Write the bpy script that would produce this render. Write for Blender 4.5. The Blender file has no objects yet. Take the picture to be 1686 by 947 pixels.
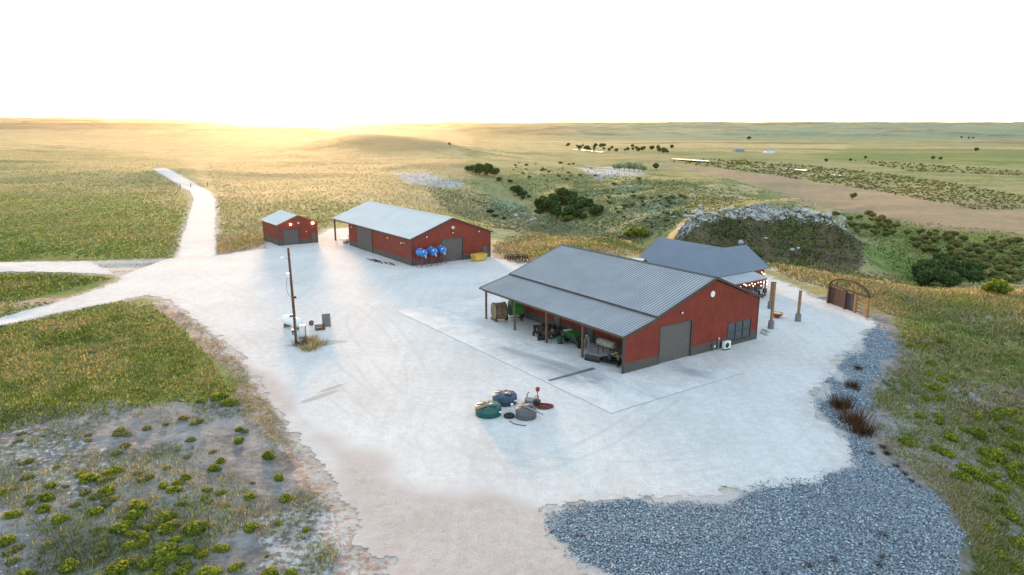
import bpy, bmesh, math, random
import numpy as np
from mathutils import Vector, Matrix
R = math.radians
sc = bpy.context.scene
COL = sc.collection
rng = np.random.default_rng(7)
random.seed(7)

# ------------------------------------------------------------------ camera, sky, sun, exposure
F, HOR, ROLL, CH = 1146.0, 214.0, 0.0026, 23.5      # focal length and eye level in photo pixels, roll, height
PITCH = math.atan((473.5 - HOR) / F)
cam = bpy.data.cameras.new('camera')
cam.sensor_width = 36.0; cam.lens = F / 1686 * 36; cam.clip_start = 0.5; cam.clip_end = 40000
camo = bpy.data.objects.new('camera', cam); COL.objects.link(camo)
camo.matrix_world = Matrix.Translation((0, 0, CH)) @ Matrix.Rotation(math.pi / 2 - PITCH, 4, 'X') @ Matrix.Rotation(ROLL, 4, 'Z')
sc.camera = camo

SUN_AZ, SUN_EL = R(-17.6), R(4.0)
world = bpy.data.worlds.new('World'); sc.world = world; world.use_nodes = True
wn = world.node_tree; wn.nodes.clear()
sky = wn.nodes.new('ShaderNodeTexSky'); sky.sky_type = 'NISHITA'; sky.sun_disc = False
sky.sun_elevation = SUN_EL; sky.sun_rotation = SUN_AZ; sky.altitude = 600
sky.air_density = 1.0; sky.dust_density = 1.0; sky.ozone_density = 1.6
bg = wn.nodes.new('ShaderNodeBackground'); bg.inputs['Strength'].default_value = 0.12
veil = wn.nodes.new('ShaderNodeBackground'); veil.inputs['Color'].default_value = (0.80, 0.91, 1.0, 1); veil.inputs['Strength'].default_value = 0.24
addb = wn.nodes.new('ShaderNodeAddShader'); wo = wn.nodes.new('ShaderNodeOutputWorld')
wn.links.new(sky.outputs[0], bg.inputs['Color'])
wn.links.new(bg.outputs[0], addb.inputs[0]); wn.links.new(veil.outputs[0], addb.inputs[1]); wn.links.new(addb.outputs[0], wo.inputs['Surface'])
sun = bpy.data.lights.new('sun', 'SUN'); sun.energy = 3.4; sun.angle = R(8.0); sun.color = (1.0, 0.56, 0.25)
suno = bpy.data.objects.new('sun', sun); COL.objects.link(suno)
sd = Vector((math.sin(SUN_AZ) * math.cos(SUN_EL), math.cos(SUN_AZ) * math.cos(SUN_EL), math.sin(SUN_EL)))
suno.rotation_euler = sd.to_track_quat('Z', 'Y').to_euler(); suno.location = (0, 0, 60)
vs = sc.view_settings
sc.display_settings.display_device = 'sRGB'
vs.view_transform = 'Standard'; vs.look = 'None'; vs.gamma = 1.0; vs.use_curve_mapping = False
vs.exposure = 1.86
sc.cycles.use_denoising = True
sc.cycles.max_bounces = 6; sc.cycles.diffuse_bounces = 3; sc.cycles.glossy_bounces = 3
sc.cycles.volume_bounces = 1; sc.cycles.transparent_max_bounces = 8
sc.cycles.sample_clamp_indirect = 6.0

# ------------------------------------------------------------------ picking real positions
cp, sp_ = math.cos(PITCH), math.sin(PITCH)
def ray(px, py):
    u = np.asarray(px, float) - 843; v = np.asarray(py, float) - 473.5
    c, s = math.cos(ROLL), math.sin(ROLL)
    u, v = u * c + v * s, -u * s + v * c
    x = u / F; d = -v / F
    return x, cp + d * sp_, -sp_ + d * cp
def at(px, py, z=0.0):
    x, y, d = ray(px, py); t = (z - CH) / d
    return x * t, y * t
def proj(x, y, z):
    z = z - CH
    yc = y * cp - z * sp_; zc = y * sp_ + z * cp
    yc = np.maximum(yc, 1e-3)
    u = F * x / yc; v = -F * zc / yc
    c, s = math.cos(ROLL), math.sin(ROLL)
    return 843 + u * c - v * s, 473.5 + u * s + v * c

# ------------------------------------------------------------------ numpy noise
def _h(ix, iy, seed):
    n = (ix.astype(np.int64) * 374761393 + iy.astype(np.int64) * 668265263 + seed * 974634917) & 0xffffffff
    n = ((n ^ (n >> 13)) * 1274126177) & 0xffffffff
    return ((n ^ (n >> 16)) & 0xffff) / 65535.0
def vnoise(x, y, seed=0):
    x = np.asarray(x, float); y = np.asarray(y, float)
    ix = np.floor(x); iy = np.floor(y); fx = x - ix; fy = y - iy
    fx = fx * fx * fx * (fx * (fx * 6 - 15) + 10); fy = fy * fy * fy * (fy * (fy * 6 - 15) + 10)
    a = _h(ix, iy, seed); b = _h(ix + 1, iy, seed); c = _h(ix, iy + 1, seed); d = _h(ix + 1, iy + 1, seed)
    return (a * (1 - fx) + b * fx) * (1 - fy) + (c * (1 - fx) + d * fx) * fy
def fbm(x, y, scale, oct=4, seed=0):
    s = 0; a = 1; t = 0
    for k in range(oct):
        s = s + a * (vnoise(x / scale + 17.3 * k, y / scale - 9.1 * k, seed + k) * 2 - 1); t += a
        a *= 0.5; scale *= 0.5
    return s / t
def sstep(a, b, x):
    t = np.clip((x - a) / (b - a), 0, 1); return t * t * (3 - 2 * t)
def psdf(poly, x, y):
    """signed distance, positive inside"""
    P = np.asarray(poly, float); Q = np.roll(P, -1, 0)
    best = np.full(x.shape, 1e18); ins = np.zeros(x.shape, bool)
    for (ax, ay), (bx, by) in zip(P, Q):
        ex, ey = bx - ax, by - ay
        t = np.clip(((x - ax) * ex + (y - ay) * ey) / (ex * ex + ey * ey + 1e-12), 0, 1)
        best = np.minimum(best, (x - ax - t * ex) ** 2 + (y - ay - t * ey) ** 2)
        cond = ((ay > y) != (by > y)) & (x < ex * (y - ay) / (ey + (1e-12 if abs(ey) < 1e-12 else 0)) + ax)
        ins ^= cond
    d = np.sqrt(best)
    return np.where(ins, d, -d)
def lsdf(line, x, y):
    P = np.asarray(line, float); best = np.full(x.shape, 1e18)
    for (ax, ay), (bx, by) in zip(P[:-1], P[1:]):
        ex, ey = bx - ax, by - ay
        t = np.clip(((x - ax) * ex + (y - ay) * ey) / (ex * ex + ey * ey + 1e-12), 0, 1)
        best = np.minimum(best, (x - ax - t * ex) ** 2 + (y - ay - t * ey) ** 2)
    return np.sqrt(best)
def wpoly(pix, z=0.0):
    return [tuple(float(c) for c in at(px, py, z)) for px, py in pix]

# ------------------------------------------------------------------ terrain shape
CT = []
def cz(px, py, z):
    x, y = at(px, py, z); CT.append((float(x), float(y), z))
def cy(px, py, Y):
    x, y, d = ray(px, py); t = Y / y; CT.append((float(x * t), Y, float(CH + d * t)))
def cw(px, Y, z):      # a hidden point: column, distance, height
    CT.append(((px - 843) / F * Y, Y, z))
for px in (-500, 0):
    for py, z in ((947, .5), (750, .5), (600, .3), (480, 0), (400, 0), (350, .5), (300, 1.0), (262, 2.5)): cz(px, py, z)
    for py, Y in ((235, 960), (217, 1800), (207, 3000), (197, 6000), (196, 9000)): cy(px, py, Y)
for py, z in ((947, .3), (650, .6)): cz(250, py, z)
for py, z in ((424, 0), (350, .4), (303, 1.5), (280, 4.2)): cz(290, py, z)
for py, Y in ((262, 600), (247, 900), (228, 1500), (213, 2300), (206, 4000), (200, 6500), (200, 9000)): cy(290, py, Y)
cz(420, 380, 0); cz(440, 330, 0)
for py, Y in ((290, 360), (262, 520), (240, 850), (212, 1500), (218, 2300), (211, 4500), (203, 8000)): cy(450, py, Y)
cz(600, 335, 0); cz(540, 360, 0); cz(690, 365, -.5)
for py, Y in ((300, 320), (275, 430), (247, 640), (230, 800), (226, 1400), (219, 2600), (210, 4500), (204, 8000)): cy(610, py, Y)
for py, Y in ((355, 200), (320, 275), (300, 325), (262, 560), (240, 760)): cy(705, py, Y)
for py, Y in ((300, 345), (250, 740), (238, 1200), (228, 2200), (221, 3200), (211, 5000), (205, 8000)): cy(775, py, Y)
cz(850, 418, 0); cz(850, 388, -.8); cz(860, 370, -2)
cw(890, 245, -13); cw(830, 290, -9.5); cw(780, 330, -6); cw(960, 225, -10.5)
for py, Y in ((322, 300), (292, 370), (272, 470), (257, 900), (242, 1500), (231, 2500), (223, 3500), (212, 5000), (205, 8000)): cy(905, py, Y)
cz(1040, 402, -.4); cz(1030, 388, -1)
cw(1050, 188, -12.5)
for py, Y in ((368, 208), (340, 245), (312, 300), (287, 390)): cy(1050, py, Y)
cw(1085, 560, -11)
for py, Y in ((250, 1050), (240, 1650), (230, 2700), (222, 3600), (212, 5000), (205, 8000)): cy(1100, py, Y)
cz(1180, 440, 0); cz(1230, 432, -.6); cw(1200, 142, -9)
cw(1200, 153, -10)
for py, Y in ((352, 188), (330, 232), (302, 310), (289, 350)): cy(1200, py, Y)
cw(1215, 430, -10); cw(1210, 640, -13)
cz(1300, 438, -.2); cw(1300, 138, -8.5)
cw(1300, 153, -10)
for py, Y in ((349, 184), (332, 228)): cy(1300, py, Y)
cw(1310, 290, -9); cw(1300, 380, -13)
for py, Y in ((352, 181),): cy(1365, py, Y)
cw(1385, 210, -7); cw(1372, 305, -13); cw(1440, 168, -11.5); cw(1385, 148, -9)
cz(1400, 455, -.4); cz(1480, 470, -1.0)
cz(1480, 440, -13); cz(1440, 395, -13)
for px in (1500, 1686, 2100):
    for py, z in ((420, -13), (385, -13), (335, -13), (282, -13.2), (252, -13)): cz(px, py, z)
    for py, Y in ((238, 1900), (228, 3000), (218, 4200), (211, 6000), (204, 9000)): cy(px, py, Y)
for px in (1600, 1750, 2150):
    cz(px, 482, -.8); cz(px, 456, -12.6)
    for py, z in ((530, -1.2), (600, -1.8), (700, -2.2), (800, -2.6), (947, -3)): cz(px, py, z)
cz(1500, 560, -.6); cz(1480, 700, -1.0); cz(1600, 900, -1.8); cz(1200, 990, -.6)
CT = np.array(CT)
SU = 1.6
def _uw(x, y):
    return np.stack([np.asarray(x) / y * SU, np.log(y)], -1)
def _tps(r2):
    return r2 * np.log(r2 + 1e-12) * 0.5
_C = _uw(CT[:, 0], CT[:, 1]); n_ = len(_C)
_K = _tps(((_C[:, None] - _C[None]) ** 2).sum(-1)) + 0.004 * np.eye(n_)
_P = np.c_[np.ones(n_), _C]
_A = np.block([[_K, _P], [_P.T, np.zeros((3, 3))]])
_W = np.linalg.solve(_A, np.r_[CT[:, 2], np.zeros(3)])

YARD_PIX = [(1015, 955), (960, 925), (908, 882), (885, 836), (1050, 823), (1150, 816), (1250, 806), (1330, 796), (1400, 766),
    (1405, 745), (1395, 722), (1350, 690), (1335, 665), (1345, 640), (1370, 610), (1400, 575), (1440, 535), (1400, 510), (1340, 490),
    (1290, 464), (1250, 450), (1150, 432), (1050, 425), (990, 428), (900, 432), (850, 436), (836, 430), (815, 425), (800, 405), (700, 385), (600, 372),
    (535, 378), (528, 386), (440, 399), (432, 404), (438, 409), (400, 414), (357, 421), (290, 425), (150, 431), (100, 433), (90, 446), (190, 452), (205, 457), (196, 463), (150, 480), (120, 491), (125, 508),
    (190, 497), (240, 487), (262, 490), (330, 530), (385, 580), (440, 650), (500, 740), (560, 830), (650, 955)]
YARD = wpoly(YARD_PIX)
TRACKA = wpoly([(150, 431), (0, 432), (-400, 430), (-400, 447), (0, 448), (100, 449), (195, 452)])
TRACKB = wpoly([(150, 480), (80, 501), (0, 524), (-300, 600), (-300, 630), (0, 537), (100, 515), (190, 497)])
GRAVEL = wpoly([(1440, 533), (1472, 558), (1478, 585), (1440, 622), (1432, 660), (1400, 700), (1440, 742), (1500, 782), (1560, 822), (1600, 870),
    (1610, 960), (1000, 960), (955, 928), (903, 884), (880, 832), (1050, 815), (1150, 808), (1250, 798), (1320, 788), (1390, 762), (1395, 745), (1385, 722), (1345, 695), (1325, 665), (1335, 640), (1360, 610), (1390, 575), (1430, 533)])
GRAVEL2 = wpoly([(1258, 452), (1300, 461), (1372, 494), (1360, 499), (1335, 490), (1288, 466), (1255, 456)])
ROADL = [at(322, 432), at(326, 400), at(333, 360), at(337, 330), at(329, 313, .9), at(303, 298, 2.0), at(282, 286, 3.6), at(266, 281, 4.1), at(255, 278, 4.4)]
ROADL = [(float(a), float(b)) for a, b in ROADL]
ROADW = 3.5
BUTTE = [tuple(float(c) for c in at(a, b, 1.0)) for a, b in ((1085, 372), (1130, 354), (1200, 350), (1300, 350), (1374, 356), (1392, 348), (1335, 331), (1262, 312), (1200, 292), (1100, 282), (1050, 300), (1056, 345))]
def hbase(x, y):
    x = np.asarray(x, float); y = np.asarray(y, float)
    sh = x.shape; xf = x.ravel(); yf = np.maximum(y.ravel(), 5.0)
    z = np.empty(xf.shape)
    for k in range(0, len(xf), 60000):
        U = _uw(xf[k:k + 60000], yf[k:k + 60000])
        d2 = ((U[:, None] - _C[None]) ** 2).sum(-1)
        z[k:k + 60000] = _tps(d2) @ _W[:n_] + _W[n_] + U @ _W[n_ + 1:]
    z = z.reshape(sh)
    y0 = np.maximum(y, 5.0); u0 = x / y0
    # gullies and swells that grow with distance
    far = sstep(110, 400, y0); vf = sstep(1500, 4000, y0)
    z = z + far * (fbm(x, y0, 60, 5, 3) * 1.3 - np.abs(fbm(x, y0, 110, 3, 4)) * 2.6 * sstep(170, 300, y0) * sstep(1200, 600, y0) * sstep(.36, .2, u0)) + vf * fbm(x, y0 * .6, 900, 4, 5) * 16
    u = x / y0
    left = sstep(.0, -.25, u) * sstep(500, 1300, y0)
    z = z + left * fbm(x, y0, 420, 4, 21) * 7
    def knoll(p0, p1, Y, dy, hh, e=4):
        c = ((p0 + p1) / 2 - 843) / F; w_ = (p1 - p0) / 2 / F
        q = fbm(x, y0, Y * .25, 4, int(Y)) * .25
        return hh * np.exp(-(np.abs((u - c) / w_ + q) ** e) - ((y0 - Y) / dy + q) ** 2)
    z = z + knoll(540, 770, 800, 130, 6) + knoll(640, 800, 470, 60, 3.0) + knoll(300, 575, 1900, 260, 9, 6) + knoll(60, 330, 1150, 160, 3)
    rd_ = 1 - np.abs(fbm(x, y0 * .5, 700, 4, 61)) * 2.2
    z = z + sstep(2200, 3600, y0) * rd_ * 11 + sstep(1500, 2500, y0) * sstep(.0, .12, u) * (1 - np.abs(fbm(x, y0 * .35, 260, 3, 67)) * 2) * 9 * sstep(2600, 3400, y0)
    bl = sstep(120, 165, y0) * sstep(420, 300, y0) * sstep(-.08, .05, u) * sstep(.56, .45, u)
    z = z + bl * (fbm(x, y0, 24, 4, 11) * 1.6 - np.abs(fbm(x, y0, 40, 3, 13)) * 3.2)
    # the butte: flat top, broken rim, talus
    bs = psdf(BUTTE, x, y) + fbm(x, y, 9, 3, 15) * 1.6 + fbm(x, y, 2.5, 2, 16) * .5
    fr_ = sstep(262, 235, y0)                       # its near side only
    out = np.maximum(-bs, 0); tt = (F * x / y0 + 843 - 1262) / 150
    wz = sstep(1.25, .75, np.abs(tt)) * fr_
    top = 1.5 - 1.9 * np.clip(np.abs(tt), 0, 1.4) ** 2.5 + .5 * fbm(x, y, 12, 3, 17)
    z = np.where((bs > 0) & (fr_ > 0), z + wz * (np.maximum(z, top) - z) * sstep(16, 2, bs), z)
    drop = (1.7 + 1.5 * fbm(x, y, 14, 3, 22)) * sstep(1.0, .6, np.abs(tt))
    zo = np.maximum(top - drop * sstep(0, 1.6, out) - .68 * out + .9 * fbm(x, y, 5, 4, 23), -11.5 + .6 * fbm(x, y, 8, 3, 18))
    z = np.where((bs <= 0) & (out < 46), z + wz * sstep(46, 34, out) * (np.minimum(z, zo) - z), z)
    # flat pad
    sd_ = psdf(YARD, x, y)
    z = z * sstep(1.0, 16.0, -sd_)
    near = sstep(1.2, 8, -sd_) * sstep(160, 110, y0)
    z = z + near * (fbm(x, y, 9, 4, 8) * .28 + fbm(x, y, 2.2, 3, 9) * .10)
    return z
def outer_sd(x, y):
    d = np.maximum(psdf(YARD, x, y), psdf(TRACKA, x, y))
    d = np.maximum(d, psdf(TRACKB, x, y)); d = np.maximum(d, psdf(GRAVEL, x, y)); d = np.maximum(d, psdf(GRAVEL2, x, y))
    return np.maximum(d, ROADW - lsdf(ROADL, x, y))
def road_sd(x, y):
    d = np.maximum(psdf(YARD, x, y), psdf(TRACKA, x, y))
    return np.maximum(np.maximum(d, psdf(TRACKB, x, y)), ROADW - lsdf(ROADL, x, y))
def h1(x, y): return float(hbase(np.array([x]), np.array([y]))[0])

# ------------------------------------------------------------------ mesh helpers
def link(name, me, m=None, parent=None):
    o = bpy.data.objects.new(name, me); COL.objects.link(o)
    if m: me.materials.append(m)
    if parent is not None: o.parent = parent
    return o
def npmesh(name, V, Fq, attrs=None, smooth=True):
    V = np.asarray(V, np.float32); Fq = np.asarray(Fq, np.int32)
    me = bpy.data.meshes.new(name)
    k = Fq.shape[1]
    me.vertices.add(len(V)); me.vertices.foreach_set('co', V.ravel())
    me.loops.add(Fq.size); me.loops.foreach_set('vertex_index', Fq.ravel())
    me.polygons.add(len(Fq)); me.polygons.foreach_set('loop_start', np.arange(0, Fq.size, k, dtype=np.int32))
    me.polygons.foreach_set('use_smooth', np.full(len(Fq), smooth, bool))
    for n, a in (attrs or {}).items():
        at_ = me.attributes.new(n, 'FLOAT', 'POINT'); at_.data.foreach_set('value', np.asarray(a, np.float32))
    me.update(calc_edges=True); me.validate()
    return me
class MB:
    def __init__(s): s.v = []; s.f = []
    def add(s, vs, fs):
        b = len(s.v); s.v += [tuple(map(float, v)) for v in vs]; s.f += [tuple(i + b for i in f) for f in fs]; return s
    def box(s, c, d, rz=0.0, rx=0.0, ry=0.0):
        M = Matrix.Rotation(rz, 3, 'Z') @ Matrix.Rotation(ry, 3, 'Y') @ Matrix.Rotation(rx, 3, 'X')
        vs = [Vector(c) + M @ Vector((sx * d[0] / 2, sy * d[1] / 2, sz * d[2] / 2)) for sx in (-1, 1) for sy in (-1, 1) for sz in (-1, 1)]
        return s.add(vs, [(0, 1, 3, 2), (4, 6, 7, 5), (0, 4, 5, 1), (2, 3, 7, 6), (0, 2, 6, 4), (1, 5, 7, 3)])
    def b2(s, x0, x1, y0, y1, z0, z1): return s.box(((x0 + x1) / 2, (y0 + y1) / 2, (z0 + z1) / 2), (x1 - x0, y1 - y0, z1 - z0))
    def prism(s, poly, ext):
        """planar 3D polygon extruded by vector ext"""
        n = len(poly); e = Vector(ext); a = [Vector(p) for p in poly]
        return s.add(a + [p + e for p in a], [tuple(range(n))[::-1], tuple(range(n, 2 * n))] + [(i, (i + 1) % n, n + (i + 1) % n, n + i) for i in range(n)])
    def tube(s, pts, r, n=10, caps=True):
        pts = [Vector(p) for p in pts]; m = len(pts)
        rs = r if isinstance(r, (list, tuple)) else [r] * m
        vs = []; up = None
        for i, p in enumerate(pts):
            t = (pts[min(i + 1, m - 1)] - pts[max(i - 1, 0)]).normalized()
            if up is None:
                a = Vector((0, 0, 1)) if abs(t.z) < .9 else Vector((1, 0, 0)); up = t.cross(a).normalized()
            else: up = (up - t * up.dot(t)).normalized()
            w = t.cross(up)
            vs += [p + (up * math.cos(2 * math.pi * k / n) + w * math.sin(2 * math.pi * k / n)) * rs[i] for k in range(n)]
        fs = [(i * n + k, i * n + (k + 1) % n, (i + 1) * n + (k + 1) % n, (i + 1) * n + k) for i in range(m - 1) for k in range(n)]
        if caps: fs += [tuple(range(n))[::-1], tuple(range((m - 1) * n, m * n))]
        return s.add(vs, fs)
    def lathe(s, prof, n=24, c=(0, 0, 0), M=None):
        """profile of (r, z) turned round z, then M, then moved to c"""
        vs = []; c = Vector(c)
        for r, z in prof:
            for k in range(n):
                v = Vector((r * math.cos(2 * math.pi * k / n), r * math.sin(2 * math.pi * k / n), z))
                vs.append(c + (M @ v if M else v))
        m = len(prof)
        fs = [(i * n + k, i * n + (k + 1) % n, (i + 1) * n + (k + 1) % n, (i + 1) * n + k) for i in range(m - 1) for k in range(n)]
        if prof[0][0] > 1e-4: fs.append(tuple(range(n))[::-1])
        if prof[-1][0] > 1e-4: fs.append(tuple(range((m - 1) * n, m * n)))
        return s.add(vs, fs)
    def torus(s, c, R_, r, n=24, k=8, M=None):
        vs = []; fs = []
        for i in range(n):
            a = 2 * math.pi * i / n
            for j in range(k):
                b = 2 * math.pi * j / k
                v = Vector(((R_ + r * math.cos(b)) * math.cos(a), (R_ + r * math.cos(b)) * math.sin(a), r * math.sin(b)))
                vs.append(Vector(c) + (M @ v if M else v))
        for i in range(n):
            for j in range(k): fs.append((i * k + j, ((i + 1) % n) * k + j, ((i + 1) % n) * k + (j + 1) % k, i * k + (j + 1) % k))
        return s.add(vs, fs)
    def build(s, name, m, parent=None, smooth=False, bevel=0.0):
        me = bpy.data.meshes.new(name); me.from_pydata(s.v, [], s.f)
        bm = bmesh.new(); bm.from_mesh(me); bmesh.ops.recalc_face_normals(bm, faces=bm.faces); bm.to_mesh(me); bm.free()
        if smooth:
            for p in me.polygons: p.use_smooth = True
        o = link(name, me, m, parent)
        if smooth:
            try: me.set_sharp_from_angle(angle=R(38))
            except Exception: pass
        if bevel:
            b = o.modifiers.new('bevel', 'BEVEL'); b.width = bevel; b.segments = 2; b.limit_method = 'ANGLE'
        return o
def tag(o, label=None, cat=None, group=None, kind=None):
    if label: o['label'] = label
    if cat: o['category'] = cat
    if group: o['group'] = group
    if kind: o['kind'] = kind
    return o
def thing(name, label, cat, loc=(0, 0, 0), rz=0.0, group=None):
    o = bpy.data.objects.new(name, None); COL.objects.link(o)
    o.location = loc; o.rotation_euler = (0, 0, rz); o.empty_display_size = .3
    return tag(o, label, cat, group)
def copy_tree(o, parent=None):
    c = o.copy(); COL.objects.link(c)
    if parent is not None: c.parent = parent
    for ch in list(o.children): copy_tree(ch, c)
    return c

# ------------------------------------------------------------------ materials
def mat(name):
    m = bpy.data.materials.new(name); m.use_nodes = True
    nt = m.node_tree; b = nt.nodes['Principled BSDF']
    return m, nt, b
class NT:
    def __init__(s, nt): s.nt = nt
    def n(s, t, **k):
        x = s.nt.nodes.new(t)
        for a, b in k.items(): setattr(x, a, b)
        return x
    def l(s, a, b): s.nt.links.new(a, b)
    def attr(s, n): return s.n('ShaderNodeAttribute', attribute_name=n).outputs['Fac']
    def coord(s, kind='Object', scale=(1, 1, 1), rot=(0, 0, 0)):
        c = s.n('ShaderNodeTexCoord'); mp = s.n('ShaderNodeMapping'); mp.inputs['Scale'].default_value = scale; mp.inputs['Rotation'].default_value = rot
        s.l(c.outputs[kind], mp.inputs[0]); return mp.outputs[0]
    def noise(s, co, scale, detail=4, rough=.55, dist=0.0):
        x = s.n('ShaderNodeTexNoise'); x.inputs['Scale'].default_value = scale; x.inputs['Detail'].default_value = detail
        x.inputs['Roughness'].default_value = rough; x.inputs['Distortion'].default_value = dist
        s.l(co, x.inputs['Vector']); return x.outputs['Fac']
    def math(s, op, a, b=None, c=None, clamp=False):
        x = s.n('ShaderNodeMath', operation=op, use_clamp=clamp)
        for i, v in enumerate((a, b, c)):
            if v is None: continue
            if isinstance(v, (int, float)): x.inputs[i].default_value = v
            else: s.l(v, x.inputs[i])
        return x.outputs[0]
    def ramp(s, f, a, b):
        x = s.n('ShaderNodeMapRange', interpolation_type='SMOOTHSTEP'); x.inputs['From Min'].default_value = a; x.inputs['From Max'].default_value = b
        s.l(f, x.inputs['Value']); return x.outputs['Result']
    def mix(s, f, a, b, blend='MIX'):
        x = s.n('ShaderNodeMix', data_type='RGBA', blend_type=blend)
        if isinstance(f, (int, float)): x.inputs[0].default_value = f
        else: s.l(f, x.inputs[0])
        for i, v in ((6, a), (7, b)):
            if isinstance(v, tuple): x.inputs[i].default_value = (*v[:3], 1)
            else: s.l(v, x.inputs[i])
        return x.outputs[2]
    def bump(s, h, strength, dist, b):
        x = s.n('ShaderNodeBump'); x.inputs['Strength'].default_value = strength; x.inputs['Distance'].default_value = dist
        s.l(h, x.inputs['Height']); s.l(x.outputs[0], b.inputs['Normal'])
def simple(name, col, rough=.6, metal=0.0, var=.18, scale=3.0, bump=0.0, dirt=None):
    m, nt, b = mat(name); g = NT(nt)
    co = g.coord('Object'); n = g.noise(co, scale, 5, .6)
    dk = tuple(c * (1 - var) for c in col); lt = tuple(min(1, c * (1 + var)) for c in col)
    c = g.mix(g.ramp(n, .3, .7), dk, lt)
    if dirt:
        n2 = g.noise(co, scale * .35, 6, .7); c = g.mix(g.math('MULTIPLY', g.ramp(n2, .5, .72), .7), c, dirt)
    g.l(c, b.inputs['Base Color']); b.inputs['Roughness'].default_value = rough; b.inputs['Metallic'].default_value = metal
    if bump: g.bump(g.noise(co, scale * 4, 4), bump, .02, b)
    return m
M = {}
M['red'] = simple('red_siding', (.215, .029, .013), .55, 0, .14, .6)
M['redmid'] = M['red']
M['grey'] = simple('grey_wainscot', (.095, .085, .075), .5, .0, .10, .8)
M['trim'] = simple('dark_trim', (.055, .045, .040), .5, 0, .10, 2)
M['door'] = simple('door_grey', (.115, .10, .09), .5, 0, .06, .7)
M['roof'] = simple('galvanised_roof', (.40, .41, .42), .45, .4, .10, .35)
M['paleroof'] = simple('pale_roof', (.62, .62, .60), .5, .15, .05, .3)
M['roofseam'] = simple('roof_rib_metal', (.22, .235, .25), .42, .45, .06, .5)
M['slate'] = simple('slate_roof', (.17, .205, .25), .5, .2, .06, .4)
M['wood'] = simple('post_wood', (.14, .075, .045), .8, 0, .3, 4, .3)
M['woodlit'] = simple('fresh_timber', (.27, .145, .065), .75, 0, .25, 4, .3)  # pale wood; on posts and gate the orange sunlight is in the colour
M['rust'] = simple('rusted_steel', (.075, .038, .028), .8, .2, .35, 3, .2)
M['darksteel'] = simple('dark_steel', (.035, .034, .034), .5, .4, .2, 5)
M['steel'] = simple('grey_steel', (.26, .27, .28), .45, .5, .15, 4)
M['rubber'] = simple('rubber', (.018, .018, .019), .85, 0, .2, 8)
M['white'] = simple('white_paint', (.78, .78, .76), .45, 0, .05, 2)
M['blue'] = simple('blue_paint', (.03, .17, .46), .3, 0, .12, 2)
M['redpaint'] = simple('red_oxide_paint', (.25, .035, .02), .55, 0, .2, 3)
M['yellow'] = simple('yellow_paint', (.72, .44, .06), .5, 0, .14, 2, 0, (.35, .2, .06))
M['teal'] = simple('green_polymer', (.008, .085, .072), .45, 0, .12, 2)
M['navy'] = simple('navy_polymer', (.02, .055, .09), .42, 0, .12, 2)
M['greypoly'] = simple('grey_polymer', (.10, .095, .10), .6, 0, .1, 2)
M['green'] = simple('green_paint', (.03, .19, .025), .45, 0, .15, 2)
M['dkgreen'] = simple('dark_green_paint', (.015, .06, .025), .5, 0, .15, 2)
M['hay'] = simple('weathered_steel', (.22, .15, .09), .7, .1, .3, 4)
M['concrete'] = simple('cast_concrete', (.17, .17, .17), .9, 0, .2, 4, .3)
M['black'] = simple('black_paint', (.012, .012, .013), .45, 0, .2, 3)
M['stone'] = simple('limestone', (.42, .41, .39), .9, 0, .3, 1.2, .5, (.16, .14, .11))
M['bark'] = simple('bark', (.09, .065, .045), .9, 0, .3, 6, .4)
def glass():
    m, nt, b = mat('window_glass'); b.inputs['Base Color'].default_value = (.04, .055, .065, 1); b.inputs['Roughness'].default_value = .06
    b.inputs['Specular IOR Level'].default_value = .8
    return m
M['glass'] = glass()
def lamp(name, col, e):
    m, nt, b = mat(name); b.inputs['Base Color'].default_value = (.9, .85, .75, 1)
    b.inputs['Emission Color'].default_value = (*col, 1); b.inputs['Emission Strength'].default_value = e; return m
M['lit'] = lamp('warm_lit_lamp', (1, .62, .30), 3.0)
M['bulb'] = lamp('string_bulb', (1, .82, .60), 1.6)

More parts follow.
